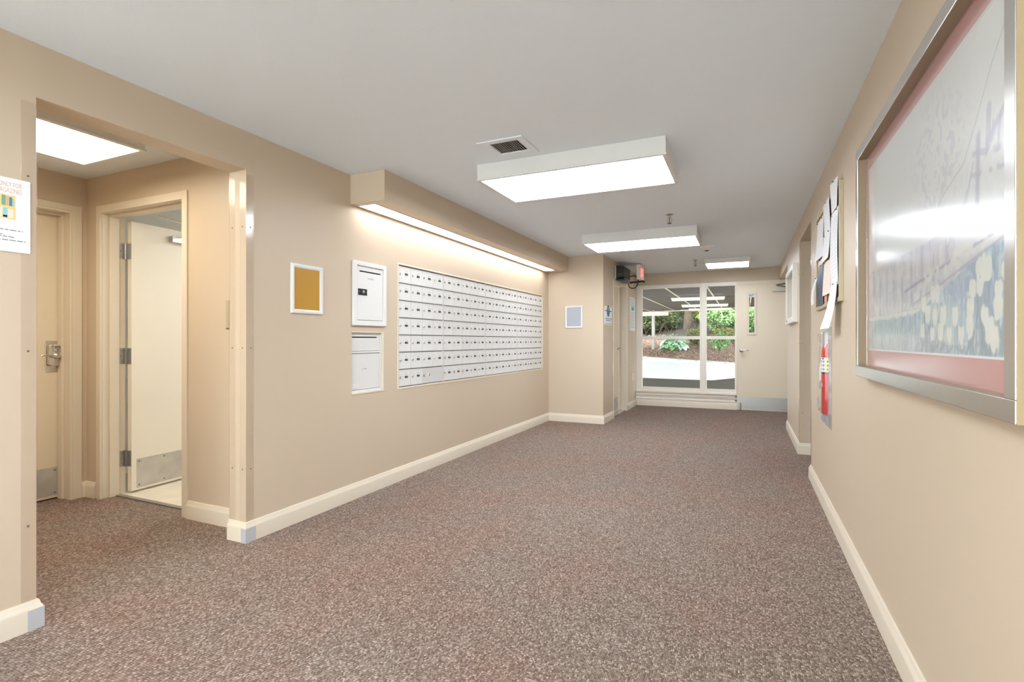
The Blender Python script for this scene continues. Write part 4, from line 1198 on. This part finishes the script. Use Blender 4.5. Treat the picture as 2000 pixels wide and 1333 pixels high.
# ------------------------------------------------------------------ white cabinet on the right wall beyond the passage
t = tag(empty('wall_cabinet', (WR, 6.85, 1.375)), 'shallow white wall cabinet with open front frame beyond the passage', 'cabinet')
m = MB().panel('x', 0.462, WR, 6.30, 7.40, 1.375, 2.01, [(6.30 + 0.06, 7.34, 1.44, 1.95)])
m.box(WR - 0.012, WR - 0.001, 6.36, 7.34, 1.44, 1.95)
m.build('case', M['whiteplastic'], t, bevel=0.003)
MB().lathe((0.462, 7.15, 1.407), (-1, 0, 0), [(0.014, 0), (0.012, 0.006), (0.005, 0.008)], 12).build('lock', M['chrome'], t)
m = MB().box(0.472, 0.476, 6.36, 7.34, 1.44, 1.95)
m.build('pane', M['bubble'], t)

# ------------------------------------------------------------------ outside
def gz(x, y):      # drive surface height
    return max(-0.06, 0.045 * (y - 12.0))
KA = Vector((-12.0, 26.57)); KB = Vector((9.0, 13.07)); kd = (KB - KA).normalized(); kn = Vector((-kd.y, kd.x))
def kdist(x, y): return (Vector((x, y)) - KA).dot(kn)
def bankz(x, y):
    d = kdist(x, y)
    base = gz(x, y)
    return base + 0.10 + max(0, d) * 0.15 + 0.012 * max(0, d) ** 2 + 0.05 * math.sin(x * 2.1) * math.sin(y * 1.7) * min(1, max(0, d))
def grid(x0, x1, y0, y1, nx, ny, zf, keep=None):
    m = MB(); vs = []
    for j in range(ny + 1):
        for i in range(nx + 1):
            x = x0 + (x1 - x0) * i / nx; y = y0 + (y1 - y0) * j / ny
            vs.append((x, y, zf(x, y)))
    fs = []
    for j in range(ny):
        for i in range(nx):
            x = x0 + (x1 - x0) * (i + .5) / nx; y = y0 + (y1 - y0) * (j + .5) / ny
            if keep is None or keep(x, y):
                a = j * (nx + 1) + i; fs.append((a, a + 1, a + nx + 2, a + nx + 1))
    return m.add(vs, fs)
m = MB(); m.v = []; 
# drive: concrete from y = 9.74 to the kerb, with a dark asphalt apron by the building
def strip_mesh(zoff, near, far, n=40, rows=10):
    q = MB(); vs = []
    for i in range(n + 1):
        x = -14 + 24 * i / n
        ya, yb = near(x), far(x)
        for j in range(rows + 1):
            y = ya + (yb - ya) * j / rows; vs.append((x, y, gz(x, y) + zoff))
    fs = [(i * (rows + 1) + j, (i + 1) * (rows + 1) + j, (i + 1) * (rows + 1) + j + 1, i * (rows + 1) + j + 1) for i in range(n) for j in range(rows)]
    return q.add(vs, fs)
kerb_y = lambda x: KA.y + (x - KA.x) * kd.y / kd.x
apron = lambda x: 14.75 + 1.6 * max(0.0, min(1.0, (x + 0.75) / 0.9)) ** 1.5 - 0.10 * min(1, max(0, (x + 2.5)))
struct(strip_mesh(0, lambda x: 9.741, lambda x: max(9.8, kerb_y(x) + 0.1)).build('floor_drive', M['concrete'], fix=False))
struct(strip_mesh(0.012, lambda x: 9.742, lambda x: min(apron(x), kerb_y(x) - 0.2)).build('floor_apron', M['asphalt'], fix=False))
M['soil'] = mat('shaded_woodland_soil', (50, 39, 31), 0.95, vary=(9, 0.5), bump=(20, 0.8, 0.05))  # darker soil, with the woodland shade also put into its colour
struct(grid(-26, 24, 10, 60, 150, 150, bankz, lambda x, y: -0.1 < kdist(x, y) <= 3.0).build('floor_bank', M['mulch'], fix=False, smooth=True))
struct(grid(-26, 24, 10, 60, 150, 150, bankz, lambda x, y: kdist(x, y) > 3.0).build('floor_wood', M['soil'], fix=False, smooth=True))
# kerb: separate stones
kb_root = tag(empty('kerb', (-2, 20.2, gz(0, 20.2))), 'pale stone kerb between the drive and the mulch bed', 'kerb')
Lk = (KB - KA).length; nst = 22
for i in range(nst):
    a = KA + kd * (Lk * i / nst + 0.008); b = KA + kd * (Lk * (i + 1) / nst - 0.008)
    q = MB(); jit = random.uniform(-0.008, 0.008)
    vs = []
    for p in (a, b):
        for (s, h) in ((-0.16, -0.1), (-0.16, 0.10), (-0.13, 0.125), (0.06, 0.125), (0.06, -0.1)):
            w2 = p + kn * s
            vs.append((w2.x, w2.y, gz(p.x, p.y) + h + jit))
    q.add(vs, [(0, 1, 2, 3, 4), (9, 8, 7, 6, 5)] + [(j, (j + 1) % 5, 5 + (j + 1) % 5, 5 + j) for j in range(5)])
    q.build('kerb_stone', M['kerb'], kb_root)
# canopy over the drive
CZ = 2.5
can = MB()
far_y = lambda x: 23.2 + (x + 2.4) * -0.42
x0c, x1c = -7.5, 2.6
y = 9.76; i = 0
while y < 24.6:
    yb = y + 0.30
    if yb < far_y(x1c) :
        can.box(x0c, x1c, y, yb - 0.02, CZ, CZ + 0.03, 0); can.box(x0c, x1c, yb - 0.018, yb - 0.002, CZ - 0.008, CZ - 0.0005, 2)
    else:
        # shorten boards along the slanted canopy edge
        xe = -2.4 - (yb - 23.2) / 0.42 * 1.0
        if xe > x0c + 0.3:
            can.box(x0c, xe, y, yb - 0.02, CZ, CZ + 0.03, 0); can.box(x0c, xe, yb - 0.018, yb - 0.002, CZ - 0.008, CZ - 0.0005, 2)
    y = yb
can.add([(x0c, 9.76, CZ + 0.031), (x1c, 9.76, CZ + 0.031), (x1c, far_y(x1c), CZ + 0.031), (x0c, far_y(x0c), CZ + 0.031), (x0c, 9.76, CZ + 0.25), (x1c, 9.76, CZ + 0.25), (x1c, far_y(x1c), CZ + 0.25), (x0c, far_y(x0c), CZ + 0.25)],
        [(0, 3, 2, 1), (4, 5, 6, 7), (0, 1, 5, 4), (1, 2, 6, 5), (2, 3, 7, 6), (3, 0, 4, 7)], 1)
canopy = struct(can.build('ceiling_canopy', [M['board'], M['boardgap'], M['batten']], fix=False), 'boarded soffit over the drive outside the window')
for xs_ in (-4.9, -3.85, -2.8, -1.83, -0.86, 0.15, 1.2):
    MB().box(xs_ - 0.018, xs_ + 0.018, 9.77, far_y(xs_) - 0.1, CZ - 0.012, CZ - 0.0005).build('cover_strip', M['beam'], canopy)
ed = MB(); ns = 12
ea = Vector((x0c, far_y(x0c))); eb = Vector((x1c, far_y(x1c)))
dv = (eb - ea).normalized(); nv = Vector((-dv.y, dv.x))
P = [ea, eb, eb + nv * 0.12, ea + nv * 0.12]
ed.add([(p.x, p.y, z_) for z_ in (CZ - 0.04, CZ + 0.3) for p in P], [(0, 3, 2, 1), (4, 5, 6, 7), (0, 1, 5, 4), (1, 2, 6, 5), (2, 3, 7, 6), (3, 0, 4, 7)])
ed.build('fascia', M['beam'], canopy)
for k, (xa, xb, yy, lab) in enumerate([(-2.08, -0.55, 16.55, 'nearest of three unlit lights under the canopy outside'), (-2.12, -0.55, 19.8, 'middle of three unlit lights under the canopy outside'), (-2.1, -0.5, 22.2, 'farthest of three unlit lights under the canopy, by its edge')]):
    t = tag(empty('canopy_light', ((xa + xb) / 2, yy, CZ - 0.08)), lab, 'light', 'canopy lights')
    MB().box(xa, xb, yy - 0.15, yy + 0.15, CZ - 0.045, CZ - 0.012).build('housing', M['beam'], t, bevel=0.01)
    MB().prism([(yy - 0.14, CZ - 0.045), (yy + 0.14, CZ - 0.045), (yy + 0.10, CZ - 0.10), (yy - 0.10, CZ - 0.10)], 'x', xa + 0.02, xb - 0.02).build('lens', M['canlight'], t)
# post and beam beyond the kerb
t = tag(empty('post', (-3.65, 23.04, bankz(-3.65, 23.04))), 'square painted post with crossbeam standing in the mulch bed', 'post')
MB().box(-3.71, -3.59, 22.98, 23.10, bankz(-3.65, 23.04) - 0.2, CZ - 0.001).build('upright', M['post'], t, bevel=0.006)
MB().box(-6.2, -3.0, 22.90, 22.978, 2.26, 2.42).build('crossbeam', M['beam'], t, bevel=0.006)

# leaves
def leaf_cloud(name, mt, cx, cy, cz, rx, ry, rz, n, size, parent, seed, hollow=0.35, flat=0.5):
    r = np.random.default_rng(seed)
    d = r.normal(size=(n, 3)); d /= np.linalg.norm(d, axis=1)[:, None]
    rad = hollow + (1 - hollow) * r.random(n) ** 0.6
    lump = 1 + 0.22 * np.sin(d[:, 0] * 5 + seed) * np.sin(d[:, 1] * 4 + 2 * seed) + 0.15 * np.sin(d[:, 2] * 7 + seed)
    c_ = d * (rad * lump)[:, None] * np.array([rx, ry, rz]) + np.array([cx, cy, cz])
    nrm = d * 0.5 + r.normal(size=(n, 3)) * 0.5 + np.array([0, -0.1, flat]); nrm /= np.linalg.norm(nrm, axis=1)[:, None]
    u = np.cross(nrm, r.normal(size=(n, 3))); u /= np.linalg.norm(u, axis=1)[:, None]
    v = np.cross(nrm, u)
    s = size * (0.6 + 0.8 * r.random(n))[:, None]
    p0 = c_ - u * s; p1 = c_ + v * s * 0.42 + nrm * s * 0.12; p2 = c_ + u * s; p3 = c_ - v * s * 0.42 + nrm * s * 0.12
    vs = np.stack([p0, p1, p2, p3], 1).reshape(-1, 3)
    fs = np.arange(4 * n).reshape(n, 4)
    m = MB(); m.v = [tuple(p) for p in vs]; m.f = [tuple(int(q) for q in f) for f in fs]; m.m = [0] * n
    ob = m.build(name, mt, parent, fix=False)
    ob['kind'] = 'stuff'
    return ob
def shrub(x, y, r, h, mt, n, size, lab, seed, name='shrub', group='shrubs on the bank'):
    z = bankz(x, y)
    t = tag(empty(name, (x, y, z)), lab, 'shrub', group)
    leaf_cloud('foliage', mt, x, y, z + h * 0.52, r, r * 0.9, h * 0.55, int(n * 6), size * 0.40, t, seed)
    q = MB(); rr = random.Random(seed)
    for k in range(7):
        a = rr.uniform(0, 2 * PI); q.tube([(x, y, z - 0.05), (x + math.cos(a) * r * .3, y + math.sin(a) * r * .3, z + h * .4), (x + math.cos(a) * r * .6, y + math.sin(a) * r * .6, z + h * .8)], [0.02, 0.014, 0.006], 5)
    q.build('stems', M['twig'], t)
    return t
shrub(-0.90, 21.45, 0.36, 0.55, M['leafB'], 420, 0.10, 'small bright green shrub low by the kerb, right of the window mullion', 1)
shrub(-0.70, 22.7, 0.62, 0.58, M['leafC'], 620, 0.10, 'olive yellow shrub behind the small bright green one', 2)
shrub(-1.92, 22.9, 0.36, 0.6, M['leafC'], 420, 0.09, 'low olive shrub between the hosta and the window mullion', 3)
shrub(-0.90, 24.9, 1.05, 1.75, M['leafB'], 2400, 0.14, 'large pale green rhododendron-like shrub in the right window pane', 4)
shrub(0.4, 23.4, 0.8, 1.3, M['leafB'], 900, 0.12, 'pale green shrub seen through the door vision panel', 5)
shrub(-0.6, 30.2, 1.9, 2.6, M['leafA'], 2600, 0.17, 'tall mid green shrub high on the bank at the right', 6)
shrub(-2.6, 30.5, 1.2, 2.0, M['leafA'], 1500, 0.15, 'mid green shrub high on the bank behind the leaning tree', 7)
shrub(-3.6, 27.4, 0.8, 0.7, M['leafD'], 800, 0.10, 'dark low shrub on the shaded bank beyond the post', 8)
shrub(-1.95, 27.0, 0.55, 0.7, M['leafC'], 480, 0.10, 'olive shrub at the foot of the leaning tree', 9)
shrub(-5.4, 29.5, 1.3, 1.6, M['leafD'], 1500, 0.13, 'dark shrub at the left end of the bank', 10)
shrub(-4.35, 29.8, 0.9, 1.9, M['leafD'], 1400, 0.13, 'tall dark shrub on the bank straight above the post', 12)
shrub(-3.25, 28.9, 0.85, 1.6, M['leafD'], 1300, 0.13, 'dark rounded shrub left of the leaning tree, high on the bank', 13)
shrub(-1.85, 29.0, 0.75, 1.3, M['leafA'], 1100, 0.12, 'mid green rounded shrub right of the leaning tree, high on the bank', 14)
def tree(x, y, h, cr, mt, n, lab, seed, lean=0.0, tr=0.16, size=0.2, crz=None):
    z = bankz(x, y)
    t = tag(empty('tree', (x, y, z)), lab, 'tree', 'trees on the wooded bank')
    q = MB()
    q.tube([(x, y, z - 0.2), (x + lean * .3, y, z + h * .25), (x + lean * .6, y, z + h * .5), (x + lean, y, z + h * .8)], [tr * 1.2, tr, tr * .8, tr * .35], 9)
    rr = random.Random(seed)
    for k in range(6):
        a = rr.uniform(0, 2 * PI); f = rr.uniform(.35, .7)
        b0 = Vector((x + lean * f, y, z + h * f)); q.tube([b0, b0 + Vector((math.cos(a) * cr * .4, math.sin(a) * cr * .4, h * .10)), b0 + Vector((math.cos(a) * cr * .8, math.sin(a) * cr * .8, h * .14))], [tr * .4, tr * .25, tr * .1], 6)
    q.build('trunk', M['bark'], t, smooth=True)
    leaf_cloud('crown', mt, x + lean, y, z + h * .75, cr, cr, crz or h * .33, int(n * 2.2), size * 0.62, t, seed, 0.2)
    return t
tree(-2.56, 26.3, 3.6, 1.2, M['leafA'], 900, 'tree with a pale bare trunk in the middle of the left window pane', 21, 0.1, 0.17, 0.16)
k = 0
for (x, y, h, cr, mt) in [(-8.2, 31.5, 4.6, 1.15, 'leafD'), (-5.6, 33.2, 4.8, 1.2, 'leafD'), (-3.0, 34.0, 5.0, 1.2, 'leafA'), (-0.4, 34.2, 5.0, 1.2, 'leafB'), (2.2, 33.0, 4.8, 1.2, 'leafA')]:
    nm = ['leftmost of', 'second from the left in', 'third from the left in', 'fourth from the left in', 'rightmost of'][k]
    tree(x, y, h, cr, M[mt], 2200, 'background tree along the top of the bank, ' + nm + ' the row', 40 + k, 0.0, 0.14, 0.2, h * 0.5)
    k += 1
for (x, y, lab) in [(-7.5, 28.5, 'tall tree with a hidden high crown, added to shade the left of the bank'), (-3.6, 31.4, 'tall tree with a hidden high crown, added to shade the middle of the bank'), (0.6, 30.6, 'tall tree with a hidden high crown, added to shade the right of the bank')]:  # crowns hidden above the canopy, added to shade the bank
    z = bankz(x, y)
    t = tag(empty('tree', (x, y, z)), lab, 'tree', 'tall trees added to shade the bank')
    MB().tube([(x, y, z - 0.2), (x + 0.1, y, z + 2.5), (x, y, z + 5.5), (x + 0.1, y, z + 7)], [0.2, 0.17, 0.13, 0.05], 9).build('trunk', M['bark'], t, smooth=True)
    leaf_cloud('crown', M['leafA'], x, y - 1.2, z + 5.6, 2.3, 3.4, 1.5, 5200, 0.24, t, int(x * 7) + 90, 0.0)
shrub(-3.05, 26.7, 0.65, 0.95, M['leafD'], 900, 0.11, 'dark shrub at the left foot of the leaning tree, in front of the brush', 15)
shrub(-4.55, 26.6, 0.85, 1.05, M['leafD'], 1100, 0.11, 'dark shrub behind the post under the crossbeam', 16)
# bare twiggy brush in the shaded part of the bank
t = tag(empty('brush', (-4.3, 26.8, bankz(-4.3, 26.8))), 'bare twiggy brush on the shaded bank at the left of the window', 'brush')
q = MB(); rr = random.Random(4)
for i in range(130):
    x = rr.uniform(-5.6, -2.0); y = rr.uniform(25.6, 28); z = bankz(x, y)
    a = rr.uniform(0, 2 * PI); l = rr.uniform(.5, 1.3)
    sp = spline([(x, y, z - .03), (x + math.cos(a) * l * .4, y + math.sin(a) * l * .3, z + l * .5), (x + math.cos(a) * l, y + math.sin(a) * l * .6, z + l * rr.uniform(.2, .8))], 4)
    q.tube(sp, [.012 * (1 - .75 * k_ / (len(sp) - 1)) for k_ in range(len(sp))], 5)
stuff(q.build('twigs', M['twig'], t))
# loose bark chips
r = np.random.default_rng(9); q = MB(); nchip = 16000
for i in range(nchip):
    s = r.uniform(0.05, 3.6); u_ = r.uniform(6, 16.5)
    p = KA + kd * u_ + kn * (s + 0.06)
    z = bankz(p.x, p.y); a = r.uniform(0, PI); L_ = r.uniform(.012, .036); w2 = L_ * .4; ca, sa = math.cos(a), math.sin(a); tl = r.uniform(-.02, .03)
    q.add([(p.x - ca * L_, p.y - sa * L_, z + .012), (p.x + sa * w2, p.y - ca * w2, z + .03), (p.x + ca * L_, p.y + sa * L_, z + .02 + tl), (p.x - sa * w2, p.y + ca * w2, z + .012)], [(0, 1, 2, 3)])
ch = q.build('bark_chips', M['litter'], fix=False)
tag(stuff(ch), 'loose brown bark chips covering the planting bed behind the kerb', 'mulch')
# hosta
hx, hy = -2.68, 22.15; hz_ = bankz(hx, hy)
t = tag(empty('hosta', (hx, hy, hz_)), 'large blue green hosta with broad leaves in the mulch bed', 'plant')
def hosta_leaf():
    n, k = 6, 4; vs = []; cols = []
    for i in range(n + 1):
        f = i / n
        wd = 0.98 * math.sin(PI * min(1, f * 0.93 + 0.07)) ** 0.62 * (1 - 0.25 * f)
        for j in range(-k // 2, k // 2 + 1):
            s = j / (k / 2)
            vs.append((f * 0.30 - 0.02, s * wd * 0.15, 0.05 * math.sin(f * 2.4) - 0.10 * f * f + 0.02 * abs(s)))
            e = 1.0 if abs(s) < 0.9 else 1.35
            cols.append((0.70 * e, 0.82 * e, 0.74 * e, 1) if abs(s) > 0.1 else (0.8, 0.95, 0.8, 1))
    fs = [(i * (k + 1) + j, (i + 1) * (k + 1) + j, (i + 1) * (k + 1) + j + 1, i * (k + 1) + j + 1) for i in range(n) for j in range(k)]
    me = bpy.data.meshes.new('leaf'); me.from_pydata(vs, [], fs)
    at = me.attributes.new('print', 'FLOAT_COLOR', 'POINT')
    at.data.foreach_set('color', np.array(cols, np.float32).ravel())
    me.materials.append(M['hosta']); me.shade_smooth()
    return me
hm = hosta_leaf(); rr = random.Random(11)
stm = MB()
for i in range(130):
    a = i * 2.39996; ring = (i / 130) ** 0.62
    rad = 0.05 + 0.46 * ring; zz = 0.64 - 0.50 * ring ** 1.7 + rr.uniform(-.04, .04)
    ob = bpy.data.objects.new('leaf', hm); COL.objects.link(ob); ob.parent = t
    ob.location = (math.cos(a) * rad, math.sin(a) * rad, zz)
    ob.rotation_euler = (rr.uniform(-.35, .35), -0.05 + 0.75 * ring + rr.uniform(-.2, .2), a + rr.uniform(-.4, .4))
    s = rr.uniform(0.5, 0.85); ob.scale = (s, s, s)
    stm.tube([(hx, hy, hz_ - .02), (hx + math.cos(a) * rad * .5, hy + math.sin(a) * rad * .5, hz_ + zz * .7), (hx + math.cos(a) * rad, hy + math.sin(a) * rad, hz_ + zz)], .006, 4)
stm.build('stems', M['leafB'], t)
